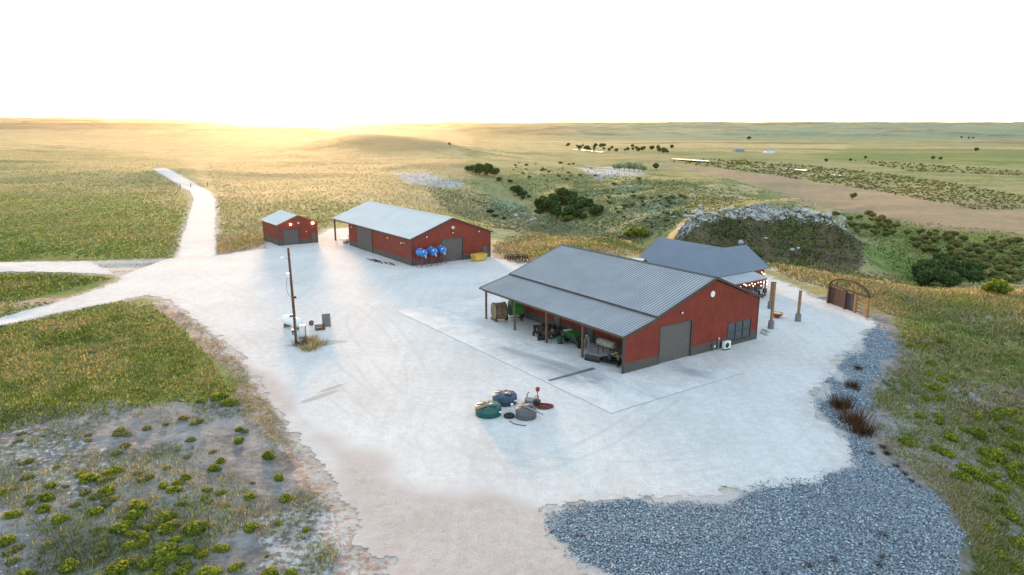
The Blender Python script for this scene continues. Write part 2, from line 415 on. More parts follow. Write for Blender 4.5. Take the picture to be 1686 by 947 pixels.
# ------------------------------------------------------------------ ground sheet
def ppoly(pix, px, py, soft):
    """0..1 mask of an area outlined on the ground, soft edge"""
    d = psdf([(a, b * 2.2) for a, b in pix], px, py * 2.2)
    return sstep(-soft, soft, d)
def zones(x, y, z):
    px, py = proj(x, y, z)
    k = np.clip((py - 200) / 250, .05, 1)            # far zones blend over fewer pixels
    n1 = fbm(x, y, 14, 4, 31); n2 = fbm(x, y, 60, 3, 33)
    px = px + n1 * 45 * k + n2 * 50 * k; py = py + (n2 * 34 + n1 * 22) * k
    Z = {}
    mx = np.maximum
    tan = ppoly([(-600, 190), (700, 190), (780, 226), (770, 300), (830, 340), (800, 352), (560, 332), (470, 335), (360, 330), (330, 300), (300, 262), (180, 246), (-600, 252)], px, py, 26)
    tan = mx(tan, .9 * ppoly([(1255, 436), (1380, 446), (1500, 466), (2200, 470), (2200, 500), (1560, 505), (1470, 500), (1380, 470), (1280, 452)], px, py, 12))
    tan = mx(tan, .7 * ppoly([(800, 352), (900, 372), (1060, 398), (1040, 424), (950, 420), (850, 400), (800, 385)], px, py, 16))
    tan = mx(tan, .75 * ppoly([(1080, 310), (1200, 306), (1280, 320), (1240, 332), (1140, 326)], px, py, 10))
    tan = mx(tan, .5 * ppoly([(790, 226), (1100, 230), (1400, 238), (1400, 262), (1060, 262), (790, 262)], px, py, 14))
    tan = mx(tan, .6 * ppoly([(1570, 560), (1700, 560), (1700, 625), (1600, 620)], px, py, 20))
    bnd = fbm(x * .22, y, 190, 4, 35) * sstep(500, 800, y); tan = np.clip(tan + bnd * .9 * sstep(.0, .2, x / y), 0, 1)
    Z['tan'] = tan
    lush = ppoly([(-600, 300), (200, 320), (310, 345), (300, 425), (-600, 440)], px, py, 40) * .9
    lush = mx(lush, ppoly([(-600, 520), (0, 535), (190, 490), (250, 500), (330, 570), (380, 640), (300, 655), (100, 670), (-600, 740)], px, py, 24))
    lush = mx(lush, ppoly([(-600, 448), (100, 448), (190, 460), (0, 505), (-600, 560)], px, py, 16))
    lush = mx(lush, 1.0 * ppoly([(1385, 385), (1470, 400), (1560, 440), (1500, 462), (1440, 440)], px, py, 14))
    lush = mx(lush, .6 * ppoly([(1250, 240), (2200, 242), (2200, 280), (1400, 268)], px, py, 16))
    lush = mx(lush, .5 * ppoly([(1530, 500), (1620, 510), (2200, 560), (2200, 1000), (1700, 1000), (1580, 800), (1480, 640)], px, py, 40))
    lush = mx(lush, .45 * ppoly([(800, 280), (960, 268), (1130, 300), (1110, 390), (980, 380), (860, 340)], px, py, 20))
    lush = mx(lush, .6 * ppoly([(1380, 350), (1700, 390), (2200, 400), (2200, 470), (1560, 470), (1450, 400)], px, py, 12))
    lush = np.clip(lush - bnd * .8 * sstep(.1, .3, x / y), 0, 1)
    Z['lush'] = lush
    bare = ppoly([(-600, 700), (-200, 700), (100, 672), (300, 656), (400, 640), (480, 740), (560, 830), (670, 960), (600, 1100), (-600, 1100)], px, py, 26)
    bare = mx(bare, .85 * ppoly([(1420, 515), (1500, 535), (1540, 640), (1590, 750), (1690, 900), (1710, 1000), (1570, 1000), (1530, 840), (1410, 760), (1370, 690)], px, py, 24))
    bare = mx(bare, .75 * ppoly([(1520, 620), (2200, 640), (2200, 1000), (1640, 1000)], px, py, 30))
    bare = mx(bare, .8 * ppoly([(1130, 372), (1380, 360), (1450, 440), (1250, 436), (1150, 410)], px, py, 14))
    bs_ = psdf(BUTTE, x, y); bare = mx(bare, .0 * sstep(0, -2, bs_) * sstep(-24, -14, bs_) * sstep(240, 215, y) * sstep(1.1, .8, np.abs((F * x / y + 843 - 1250) / 140)))
    Z['bare'] = bare
    pink = ppoly([(225, 482), (262, 486), (340, 530), (400, 580), (450, 650), (520, 740), (600, 850), (700, 980), (540, 980), (520, 850), (470, 760), (400, 680), (370, 610), (300, 540), (240, 500)], px, py, 14)
    pink = mx(pink, ppoly([(357, 385), (430, 380), (440, 405), (400, 416), (355, 422)], px, py, 8) * .9)
    pink = mx(pink, ppoly([(805, 395), (840, 400), (880, 420), (870, 440), (830, 432)], px, py, 10) * .8)
    pink = mx(pink, ppoly([(1140, 385), (1240, 380), (1380, 400), (1450, 440), (1420, 450), (1240, 420)], px, py, 12) * .8)
    pink = mx(pink, .8 * ppoly([(-100, 524), (80, 486), (190, 463), (200, 455), (205, 462), (150, 482), (-100, 548)], px, py, 6))
    Z['pink'] = pink
    Z['bed'] = ppoly([(1040, 262), (1238, 284), (1390, 307), (1503, 322), (1700, 342), (2300, 372), (2300, 440), (1700, 388), (1465, 361), (1325, 338), (1261, 312), (1182, 289), (1090, 272)], px, py, 8)
    rock = ppoly([(655, 292), (700, 288), (760, 300), (750, 308), (680, 305)], px, py, 10)
    rock = mx(rock, ppoly([(955, 280), (1010, 277), (1070, 284), (1050, 294), (980, 292)], px, py, 10))
    bs_ = psdf(BUTTE, x, y); tt_ = (F * x / y + 843 - 1262) / 150; wz_ = sstep(240, 220, y) * sstep(1.15, .8, np.abs(tt_)); rock = mx(rock, .62 * sstep(1.7, .5, np.abs(bs_ + .5 + fbm(x, y, 6, 3, 19) * 1.6)) * wz_)
    rock = mx(rock, .6 * ppoly([(860, 376), (930, 378), (1000, 390), (990, 398), (900, 392)], px, py, 10))
    rock = mx(rock, .34 * ppoly([(-100, 720), (60, 700), (180, 730), (230, 800), (150, 850), (60, 790), (-100, 800)], px, py, 24))
    rock = mx(rock, .58 * ppoly([(420, 850), (520, 800), (640, 920), (640, 1000), (400, 1000)], px, py, 20))
    rock = mx(rock, .6 * ppoly([(1255, 440), (1330, 452), (1400, 480), (1380, 492), (1300, 462)], px, py, 8))
    Z['rock'] = rock
    Z['face'] = sstep(.3, -1.2, bs_) * sstep(-25, -17, bs_) * sstep(240, 215, y) * sstep(1.25, .95, np.abs(tt_))  # dark soil, with the shade on the butte's near side painted in
    hth_shade = sstep(.05, .45, fbm(x, y, 420, 5, 37) + .35 * fbm(x, y, 90, 3, 38)) * sstep(900, 1700, y) * .8
    hth_shade = mx(hth_shade, .85 * ppoly([(-600, 200), (420, 202), (560, 208), (500, 217), (200, 214), (-600, 212)], px, py, 6))
    hth_shade = mx(hth_shade, .5 * ppoly([(545, 228), (640, 222), (735, 230), (775, 247), (700, 252), (600, 250)], px, py, 8))  # shade of the hill side turned from the sun, painted brown
    hth_shade = mx(hth_shade, .45 * ppoly([(640, 262), (760, 258), (800, 280), (700, 285)], px, py, 8))
    Z['heath'] = hth_shade
    sage = ppoly([(690, 312), (800, 318), (880, 345), (870, 362), (760, 345)], px, py, 14) * .8
    sage = mx(sage, .7 * ppoly([(840, 365), (1000, 372), (1030, 392), (900, 396)], px, py, 12))
    sage = mx(sage, .6 * ppoly([(1000, 300), (1120, 310), (1140, 390), (1040, 380)], px, py, 20))
    sage = mx(sage, .6 * ppoly([(1580, 500), (1700, 505), (1700, 560), (1600, 555)], px, py, 14))
    sage = mx(sage, .75 * sstep(236, 226, py) * sstep(780, 1000, px))
    Z['sage'] = sage
    return Z
nu, nw = 900, 820
ug = np.linspace(-1.05, 1.05, nu)
# rows: spacing close to even in the picture, never coarser than 1.5 % of the distance
pr = [13.0]
while pr[-1] < 11500:
    y_ = pr[-1]; pr.append(y_ + min(y_ * .0125, max(.13, min(y_ * y_ / 23.5 / 680, .9 if 150 < y_ < 215 else 99))))
yg = np.array(pr)
UU, YY = np.meshgrid(ug, yg); XX = UU * YY
HB = hbase(XX, YY)                                   # the land itself; the ground sheet dips a little under the yard sheets
ZZ = HB - 0.22 * sstep(3.3, 5.5, outer_sd(XX, YY))
def hfast(x, y):
    x = np.asarray(x, float); y = np.clip(np.asarray(y, float), yg[0], yg[-1] - 1e-3)
    fu = np.clip((x / y - ug[0]) / (ug[1] - ug[0]), 0, nu - 1.001); iu = fu.astype(int); fu = fu - iu
    iy = np.clip(np.searchsorted(yg, y) - 1, 0, len(yg) - 2); fy = (y - yg[iy]) / (yg[iy + 1] - yg[iy])
    return (HB[iy, iu] * (1 - fu) + HB[iy, iu + 1] * fu) * (1 - fy) + (HB[iy + 1, iu] * (1 - fu) + HB[iy + 1, iu + 1] * fu) * fy
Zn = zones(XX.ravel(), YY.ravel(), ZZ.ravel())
Zn['edge'] = sstep(-2.2, .5, road_sd(XX, YY)).ravel()
nv = len(yg)
idx = np.arange(nv * nu).reshape(nv, nu)
Fq = np.stack([idx[:-1, :-1], idx[:-1, 1:], idx[1:, 1:], idx[1:, :-1]], -1).reshape(-1, 4)
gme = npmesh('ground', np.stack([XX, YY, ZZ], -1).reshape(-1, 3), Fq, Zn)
def ground_mat():
    m, nt, b = mat('prairie_ground'); g = NT(nt)
    co = g.coord('Object')
    nS = g.noise(co, 2.2, 5, .65); nM = g.noise(co, .35, 5, .6); nL = g.noise(co, .045, 5, .6); nX = g.noise(co, .006, 5, .6)
    nF = g.noise(co, 6.0, 4, .7)
    mixn = g.math('ADD', g.math('MULTIPLY', nS, .3), g.math('ADD', g.math('MULTIPLY', nM, .4), g.math('MULTIPLY', nL, .3)))
    base = g.mix(g.ramp(mixn, .40, .60), (.135, .15, .045), (.33, .31, .14))
    base = g.mix(g.math('MULTIPLY', g.ramp(nX, .42, .6), .5), base, (.36, .30, .15))
    def zone(name, col_a, col_b, base, soft=.22, nz=None, amp=1.0):
        a = g.attr(name); nz = nz or mixn
        f = g.math('ADD', g.math('MULTIPLY', a, 1.25), g.math('MULTIPLY', g.math('SUBTRACT', nz, .55), amp * 4.0))
        f = g.math('MULTIPLY', g.ramp(f, .5 - soft, .5 + soft), g.ramp(a, .02, .22))
        return g.mix(f, base, g.mix(g.ramp(mixn, .4, .6), col_a, col_b))
    base = zone('lush', (.09, .135, .028), (.21, .255, .075), base)
    base = zone('sage', (.13, .18, .10), (.28, .32, .21), base)
    base = zone('tan', (.30, .235, .105), (.52, .41, .21), base)
    base = zone('bare', (.14, .128, .118), (.31, .29, .275), base, .16)
    base = zone('bed', (.25, .19, .115), (.34, .265, .165), base, .2, None, .3)
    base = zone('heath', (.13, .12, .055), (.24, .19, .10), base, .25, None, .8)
    base = zone('pink', (.30, .195, .145), (.50, .375, .31), base, .25)
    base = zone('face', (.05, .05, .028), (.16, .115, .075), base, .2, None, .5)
    base = zone('rock', (.26, .25, .24), (.58, .57, .56), base, .2, nS, .9)
    base = zone('edge', (.34, .30, .26), (.52, .49, .45), base, .25, nS, 1.2)
    g.l(base, b.inputs['Base Color']); b.inputs['Roughness'].default_value = 1.0; b.inputs['Specular IOR Level'].default_value = .1
    hh = g.math('ADD', g.math('MULTIPLY', nF, .25), g.math('ADD', g.math('MULTIPLY', nS, .5), nM))
    g.bump(hh, .8, .35, b)
    return m
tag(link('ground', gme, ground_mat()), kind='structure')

# ------------------------------------------------------------------ yard, roads, gravel
def sheet(name, fn, bounds, cell, m, zoff, attrs=None, zf=None):
    x0, x1, y0, y1 = bounds
    xs = np.arange(x0, x1 + cell, cell); ys = np.arange(y0, y1 + cell, cell)
    X, Y = np.meshgrid(xs, ys); D = fn(X, Y)
    ok = D > 0
    q = ok[:-1, :-1] & ok[:-1, 1:] & ok[1:, 1:] & ok[1:, :-1]
    id_ = np.arange(X.size).reshape(X.shape)
    Fq = np.stack([id_[:-1, :-1], id_[:-1, 1:], id_[1:, 1:], id_[1:, :-1]], -1)[q]
    used, inv = np.unique(Fq.ravel(), return_inverse=True)
    xx = X.ravel()[used]; yy = Y.ravel()[used]; dv = D.ravel()[used]
    cnt = np.bincount(inv.ravel()); e_ = cell * .4
    bd = np.where(cnt < 4)[0]; bx, by, b0 = xx[bd], yy[bd], dv[bd]
    gx_ = (fn(bx + e_, by) - b0) / e_; gy_ = (fn(bx, by + e_) - b0) / e_; g2 = np.maximum(gx_ ** 2 + gy_ ** 2, .5)
    mv = np.minimum(b0, cell * 1.0) / g2
    xx[bd] -= np.clip(mv * gx_, -cell * .42, cell * .42); yy[bd] -= np.clip(mv * gy_, -cell * .42, cell * .42)
    z = (zf or hbase)(xx, yy) + zoff
    A = {'edge': np.clip(dv, 0, 20)}
    if attrs: A.update(attrs(xx, yy))
    me = npmesh(name, np.stack([xx, yy, z], -1), inv.reshape(-1, 4), A)
    return tag(link(name, me, m), kind='structure')
def rag(x, y, a=1.0): return fbm(x, y, 5.0, 4, 41) * 1.0 * a + fbm(x, y, 1.3, 3, 43) * .8 * a + fbm(x, y, .5, 2, 44) * .45 * a
PINKROAD = wpoly([(1030, 975), (940, 900), (900, 850), (800, 835), (660, 790), (640, 760), (560, 705), (500, 665), (430, 620), (350, 560), (380, 600), (440, 660), (500, 745), (560, 835), (650, 960)])
STAINS = [(at(527, 653), 2.6, .55, R(52)), (at(545, 640), 1.8, .4, R(50)), (at(520, 566), 4.0, 1.2, R(15))]
def curve(*p):
    W = np.array([at(a, b) for a, b in p], float); t = np.linspace(0, len(p) - 1, 60); out = []
    for q in t:
        i = min(int(q), len(p) - 2); f = q - i; a = W[max(i - 1, 0)]; b = W[i]; c = W[i + 1]; d = W[min(i + 2, len(p) - 1)]
        out.append(tuple(.5 * (2 * b + (c - a) * f + (2 * a - 5 * b + 4 * c - d) * f * f + (3 * b - a - 3 * c + d) * f ** 3)))
    return out
TRACKS = [curve((880, 950), (760, 800), (690, 690), (680, 600), (620, 520), (520, 470), (360, 440), (200, 440)), curve((800, 950), (650, 800), (560, 690), (420, 580), (300, 500), (180, 478)),
    curve((940, 900), (800, 760), (760, 640), (880, 610), (1010, 650), (1120, 600)), curve((700, 440), (640, 480), (560, 520), (600, 600), (740, 720), (1000, 770), (1250, 740), (1350, 640), (1300, 560)), curve((325, 400), (330, 450), (430, 500), (560, 620), (760, 760), (960, 740), (1120, 640))]
def yard_attrs(x, y):
    p = sstep(-3.5, 3.5, psdf(PINKROAD, x, y) + fbm(x, y, 8, 4, 51) * 3)
    s = np.zeros_like(x)
    for (cx, cy_), a, b_, r in STAINS:
        dx = x - cx; dy = y - cy_; e = ((dx * math.cos(r) + dy * math.sin(r)) / a) ** 2 + ((-dx * math.sin(r) + dy * math.cos(r)) / b_) ** 2
        s = np.maximum(s, sstep(1.3, .2, e))
    t = np.zeros_like(x)
    for ln in TRACKS:
        dd = np.abs(lsdf(ln, x, y) - .95); t = np.maximum(t, sstep(.34, .12, dd))
    return {'pink': p, 'stain': s, 'track': t * sstep(-.5, .3, fbm(x, y, 7, 3, 57))}
def yard_mat():
    m, nt, b = mat('crushed_caliche'); g = NT(nt); co = g.coord('Object')
    nF = g.noise(co, 7, 5, .75); nS = g.noise(co, 1.3, 5, .65); nL = g.noise(co, .12, 5, .6, .6)
    tr = g.noise(g.coord('Object', (.9, .07, 1), (0, 0, R(-38))), 1.0, 5, .6, .4)
    nn = g.math('ADD', g.math('MULTIPLY', nF, .45), g.math('ADD', g.math('MULTIPLY', nS, .25), g.math('ADD', g.math('MULTIPLY', nL, .2), g.math('MULTIPLY', tr, .1))))
    c = g.mix(g.ramp(nn, .38, .62), (.50, .48, .455), (.70, .685, .655))
    f = g.ramp(g.math('ADD', g.attr('pink'), g.math('MULTIPLY', g.math('SUBTRACT', nn, .5), 2.0)), .25, .75)
    c = g.mix(g.math('MULTIPLY', f, .85), c, g.mix(g.ramp(nn, .38, .62), (.36, .30, .265), (.52, .455, .415)))
    e = g.ramp(g.math('ADD', g.attr('edge'), g.math('MULTIPLY', g.math('SUBTRACT', nS, .5), 3.0)), 1.6, -.2)
    c = g.mix(g.math('MULTIPLY', e, .3), c, (.44, .345, .30))
    s = g.ramp(g.math('ADD', g.attr('stain'), g.math('MULTIPLY', g.math('SUBTRACT', nS, .5), 2.2)), .35, .8)
    c = g.mix(g.math('MULTIPLY', s, .55), c, (.30, .26, .21))
    tk = g.math('MULTIPLY', g.ramp(g.math('ADD', g.attr('track'), g.math('MULTIPLY', g.math('SUBTRACT', nS, .5), 1.4)), .3, .9), .28)
    c = g.mix(tk, c, (.44, .41, .38))
    # scattered darker grit
    vo = g.n('ShaderNodeTexVoronoi'); vo.inputs['Scale'].default_value = 2.6; g.l(co, vo.inputs['Vector'])
    grit = g.math('MULTIPLY', g.ramp(vo.outputs['Distance'], .16, .05), g.ramp(nL, .5, .62))
    c = g.mix(g.math('MULTIPLY', grit, .5), c, (.28, .25, .22))
    g.l(c, b.inputs['Base Color']); b.inputs['Roughness'].default_value = .95; b.inputs['Specular IOR Level'].default_value = .15
    g.bump(g.math('ADD', nF, g.math('MULTIPLY', nS, .8)), .5, .08, b)
    return m
M['yard'] = yard_mat()
sheet('gravel_yard', lambda x, y: psdf(YARD, x, y) + rag(x, y, .9), (-64, 54, 31, 168), .27, M['yard'], .02, yard_attrs)
sheet('upper_track', lambda x, y: psdf(TRACKA, x, y) + rag(x, y, .5), (-140, -55, 108, 130), .33, M['yard'], .014, yard_attrs, lambda x, y: hbase(x, y) + .06 * sstep(-66, -74, x))
sheet('lower_track', lambda x, y: psdf(TRACKB, x, y) + rag(x, y, .5), (-105, -50, 60, 105), .3, M['yard'], .014, yard_attrs, lambda x, y: hbase(x, y) + .06 * sstep(-62, -70, x))
sheet('gravel_road', lambda x, y: ROADW + .0 * x - lsdf(ROADL, x, y) + rag(x, y, .35), (-200, -45, 118, 365), .55, M['yard'], .012, yard_attrs, lambda x, y: hbase(x, y) + .13 * sstep(128, 165, y))

def gravel_mat():
    m, nt, b = mat('blue_grey_riprap'); g = NT(nt); co = g.coord('Object')
    vo = g.n('ShaderNodeTexVoronoi'); vo.inputs['Scale'].default_value = 9.0; g.l(co, vo.inputs['Vector'])
    nL = g.noise(co, .3, 5, .65); nS = g.noise(co, 3, 4, .6)
    sep = g.n('ShaderNodeSeparateColor'); g.l(vo.outputs['Color'], sep.inputs[0])
    c = g.mix(sep.outputs[0], (.11, .15, .195), (.38, .44, .50))
    c = g.mix(g.ramp(vo.outputs['Distance'], .35, .75), c, (.05, .06, .075))
    f = g.ramp(g.math('ADD', g.math('MULTIPLY', g.attr('dust'), 1.0), g.math('MULTIPLY', g.math('SUBTRACT', nL, .5), 2.6)), .45, .95)
    c = g.mix(g.math('MULTIPLY', f, .85), c, g.mix(nS, (.45, .43, .41), (.62, .60, .58)))
    g.l(c, b.inputs['Base Color']); b.inputs['Roughness'].default_value = .92
    g.bump(vo.outputs['Distance'], 1.0, -.10, b)
    return m
def gz(x, y): return hbase(x, y)
def dust(x, y): return {'dust': sstep(2.6, -1.2, -psdf(YARD, x, y) + fbm(x, y, 6, 4, 61) * 4.2)}
M['gravel'] = gravel_mat()
gfn = lambda x, y: np.minimum(psdf(GRAVEL, x, y) + rag(x, y, 1.1), 40)
sheet('riprap_bed', lambda x, y: np.maximum(gfn(x, y), psdf(GRAVEL2, x, y) + rag(x, y, .5)), (2, 56, 27, 98), .22, M['gravel'], .012, dust)

# ------------------------------------------------------------------ building helpers (local x along the gable end, y along the ridge)
YAW = 0.61
class Frame:
    def __init__(s, x, y, yaw=YAW): s.x, s.y, s.yaw = x, y, yaw
    def w(s, a, b):
        c, n = math.cos(s.yaw), math.sin(s.yaw); return (s.x + a * c - b * n, s.y + a * n + b * c)
    def loc(s, a, b, z=0.0): return (*s.w(a, b), z)
def wall_bits(p0, p1, top, z0, holes=(), th=.16, brk=()):
    """wall from p0 to p1 (outside on the right hand when walking), top(s) gives its height"""
    d = Vector((p1[0] - p0[0], p1[1] - p0[1], 0)); L = d.length; d /= L; n = Vector((d.y, -d.x, 0))
    mb = MB(); o = Vector((p0[0], p0[1], 0))
    cuts = sorted(set([0, L, *brk, *[h for q in holes for h in q[:2]]]))
    for a, b in zip(cuts[:-1], cuts[1:]):
        segs = [(z0, None)]
        for h in holes:
            if h[0] <= a + 1e-6 and h[1] >= b - 1e-6:
                segs = ([(z0, h[2])] if h[2] > z0 + .01 else []) + [(h[3], None)]
        for lo, hi in segs:
            ta, tb = (top(a + 1e-4), top(b - 1e-4)) if hi is None else (hi, hi)
            if min(ta, tb) <= lo + .01: continue
            q = [o + d * a + Vector((0, 0, lo)), o + d * b + Vector((0, 0, lo)), o + d * b + Vector((0, 0, tb)), o + d * a + Vector((0, 0, ta))]
            mb.prism(q, -n * th)
    return mb, o, d, n, L
def ribs(mb, o, d, n, L, top, z0, holes=(), step=.3, w=.05, out=.035):
    s = step / 2
    while s < L:
        segs = [(z0, top(s))]
        for h in holes:
            if h[0] - .06 < s < h[1] + .06:
                segs = ([(z0, h[2])] if h[2] > z0 + .05 else []) + [(h[3], top(s))]
        for lo, hi in segs:
            if hi - lo > .05:
                p = o + d * (s - w / 2) + n * .001
                mb.prism([p + Vector((0, 0, lo + .004)), p + d * w + Vector((0, 0, lo + .004)), p + d * w + Vector((0, 0, hi - .02)), p + Vector((0, 0, hi - .02))], n * out)
        s += step
def clad(parent, name, p0, p1, top, z0=0.0, wains=1.05, holes=(), brk=(), mred=None, step=.3, th=.16):
    hi = [(a, b, max(c, wains), t) for a, b, c, t in holes if t > wains]
    mb, o, d, n, L = wall_bits(p0, p1, top, wains, hi, th, brk)
    ribs(mb, o, d, n, L, top, wains, hi, step)
    wl = mb.build(name, mred or M['red'], parent)
    lo = [(a, b, c, min(t, wains)) for a, b, c, t in holes if c < wains]
    cuts = sorted(set([0, L, *[h for q in lo for h in q[:2]]]))
    for a, b in zip(cuts[:-1], cuts[1:]):
        zt = wains - .004
        for h in lo:
            if h[0] <= a + 1e-6 and h[1] >= b - 1e-6: zt = h[2]
        if zt < .05: continue
        q = o + d * a + n * .012; w = d * (b - a); mb2 = MB()
        mb2.prism([q + Vector((0, 0, -.05)), q + w + Vector((0, 0, -.05)), q + w + Vector((0, 0, zt)), q + Vector((0, 0, zt))], -n * (th + .002))
        ribs(mb2, q, d, n, b - a, lambda s: zt, 0.0, (), step)
        mb2.build('wainscot', M['grey'], parent)
    return o, d, n, L
def overhead_door(parent, o, d, n, s0, s1, h, label=None, sections=6):
    mb = MB()
    k = h / sections
    for i in range(sections):
        a = o + d * (s0 + .09) - n * .10 + Vector((0, 0, i * k + .01)); w = d * (s1 - s0 - .18)
        mb.prism([a, a + w, a + w + Vector((0, 0, k - .015)), a + Vector((0, 0, k - .015))], -n * .05)
        for t in (.25, .5, .75):
            r = a + Vector((0, 0, k * t - .01)); mb.prism([r + n * .001, r + w + n * .001, r + w + n * .001 + Vector((0, 0, .03)), r + n * .001 + Vector((0, 0, .03))], n * .012)
    dr = mb.build('overhead_door', M['door'], parent)
    fr = MB()
    for a, b in ((s0 - .06, s0 + .08), (s1 - .08, s1 + .06)):
        q = o + d * a + n * .045; fr.prism([q, q + d * (b - a), q + d * (b - a) + Vector((0, 0, h + .07)), q + Vector((0, 0, h + .07))], -n * .16)
    q = o + d * (s0 + .081) + n * .045 + Vector((0, 0, h - .03)); w = d * (s1 - s0 - .162)
    fr.prism([q, q + w, q + w + Vector((0, 0, .10)), q + Vector((0, 0, .10))], -n * .16)
    fr.build('door_frame', M['trim'], dr)
    hb = MB(); q = o + d * ((s0 + s1) / 2) - n * .08 + Vector((0, 0, .7)); hb.box(q, (.25, .05, .05), math.atan2(d.y, d.x)); hb.build('handle', M['steel'], dr)
    return dr
def man_door(parent, o, d, n, s0, s1, h, m=None):
    mb = MB(); q = o + d * s0 + n * .02; w = d * (s1 - s0)
    mb.prism([q, q + w, q + w + Vector((0, 0, h)), q + Vector((0, 0, h))], n * .05); dr = mb.build('door', m or M['door'], parent)
    fr = MB()
    for a in (s0 - .09, s1 + .003):
        q = o + d * a + n * .02; fr.prism([q, q + d * .087, q + d * .087 + Vector((0, 0, h + .09)), q + Vector((0, 0, h + .09))], n * .07)
    q = o + d * s0 + n * .02 + Vector((0, 0, h + .004)); fr.prism([q, q + w, q + w + Vector((0, 0, .086)), q + Vector((0, 0, .086))], n * .07)
    fr.build('door_frame', M['trim'], dr)
    hb = MB(); hb.box(o + d * (s1 - .14) + n * .09 + Vector((0, 0, 1.0)), (.12, .05, .05), math.atan2(d.y, d.x)); hb.build('handle', M['steel'], dr)
    return dr
def window(parent, o, d, n, s0, s1, z0, z1, lights=3, mull=True):
    f = MB(); rz = math.atan2(d.y, d.x)
    def bar(a, b, lo, hi, out=.05, th=.12):
        q = o + d * a + n * out + Vector((0, 0, lo)); f.prism([q, q + d * (b - a), q + d * (b - a) + Vector((0, 0, hi - lo)), q + Vector((0, 0, hi - lo))], -n * th)
    bar(s0 - .08, s1 + .08, z0 - .10, z0); bar(s0 - .08, s1 + .08, z1, z1 + .10); bar(s0 - .08, s0, z0 + .002, z1 - .002); bar(s1, s1 + .08, z0 + .002, z1 - .002)
    w = (s1 - s0) / lights
    for i in range(1, lights): bar(s0 + i * w - .07, s0 + i * w + .07, z0 + .002, z1 - .002)
    fr = f.build('window', M['trim'], parent)
    for i in range(lights):
        a, b = s0 + i * w + (.07 if i else 0), s0 + (i + 1) * w - (.07 if i < lights - 1 else 0)
        g = MB(); q = o + d * a - n * .02 + Vector((0, 0, z0)); g.prism([q, q + d * (b - a), q + d * (b - a) + Vector((0, 0, z1 - z0)), q + Vector((0, 0, z1 - z0))], -n * .02); g.build('pane', M['glass'], fr)
        if mull:
            s = MB(); q = o + d * (a + .003) + n * .02 + Vector((0, 0, (z0 + z1) / 2 - .03)); s.prism([q, q + d * (b - a - .006), q + d * (b - a - .006) + Vector((0, 0, .06)), q + Vector((0, 0, .06))], -n * .035); s.build('glazing_bar', M['trim'], fr)
    return fr
def roof_plane(parent, e0, e1, r1, r0, m, mrib, step=.42, th=.10, name='roof', w=.07, h=.05):
    """e0,e1 = eave ends, r0,r1 = ridge ends (r0 above e0)"""
    e0, e1, r0, r1 = map(Vector, (e0, e1, r0, r1)); n = (e1 - e0).cross(r0 - e0).normalized()
    if n.z < 0: n = -n
    mb = MB().prism([e0, e1, r1, r0], -n * th); rf = mb.build(name, m, parent)
    rb = MB(); L = (e1 - e0).length; k = max(1, int(L / step))
    for i in range(k + 1):
        t = (i + .0) / k; t = min(max(t, .004), .996)
        a = e0.lerp(e1, t); b = r0.lerp(r1, t); d = (e1 - e0).normalized() * (w / 2); u = (b - a).normalized() * .01
        a = a + n * .001 + u; b = b + n * .001 - u
        rb.prism([a - d, a + d, b + d, b - d], n * h)
    rb.build('roof_ribs', mrib, rf)
    return rf
def strip(name, parent, a, b, w, h, m, up=(0, 0, 1)):
    a, b = Vector(a), Vector(b); d = (b - a).normalized(); u = Vector(up); s = d.cross(u).normalized(); u = s.cross(d)
    p = a - s * w / 2 - u * h / 2
    return MB().prism([p, p + s * w, p + s * w + u * h, p + u * h], b - a).build(name, m, parent)
def wall_lamp(parent, o, d, n, s, z, r=.13, m=None, name='wall_light'):
    rz = math.atan2(n.y, n.x)
    b = MB(); b.box(o + d * s + n * .07 + Vector((0, 0, z)), (.08, .22, .24), rz); body = b.build(name, M['trim'], parent)
    g = MB(); c = o + d * s + n * .19 + Vector((0, 0, z - .04))
    g.lathe([(0, -r), (r * .7, -r * .7), (r, 0), (r * .7, r * .7), (0, r)], 12, c); g.build('globe', m or M['white'], body, True)
    return body

# ------------------------------------------------------------------ the big open-sided barn in front
MF = Frame(10.98, 65.15)
BW, BL, LW = 21.0, 25.6, 4.4
EL, SM, RD, ER, RX = 4.02, 5.16, 8.15, 5.05, 13.0
barn = thing('barn', 'nearest red metal barn with ribbed roof and open lean-to full of machinery', 'barn', MF.loc(0, 0), YAW)
def mtop(s):
    if s <= LW: z = EL + (SM - EL) * s / LW
    elif s <= RX: z = SM + (RD - SM) * (s - LW) / (RX - LW)
    else: z = RD + (ER - RD) * (s - RX) / (BW - RX)
    return z - .16
H_ = [(4.95, 9.8, 0.0, 4.05), (15.85, 19.75, .55, 2.6)]
o, d, n, L = clad(barn, 'gable_wall', (0, 0), (BW, 0), mtop, holes=H_, brk=(LW, RX))
overhead_door(barn, o, d, n, 4.95, 9.8, 4.05)
window(barn, o, d, n, 15.85, 19.75, .55, 2.6, 3)
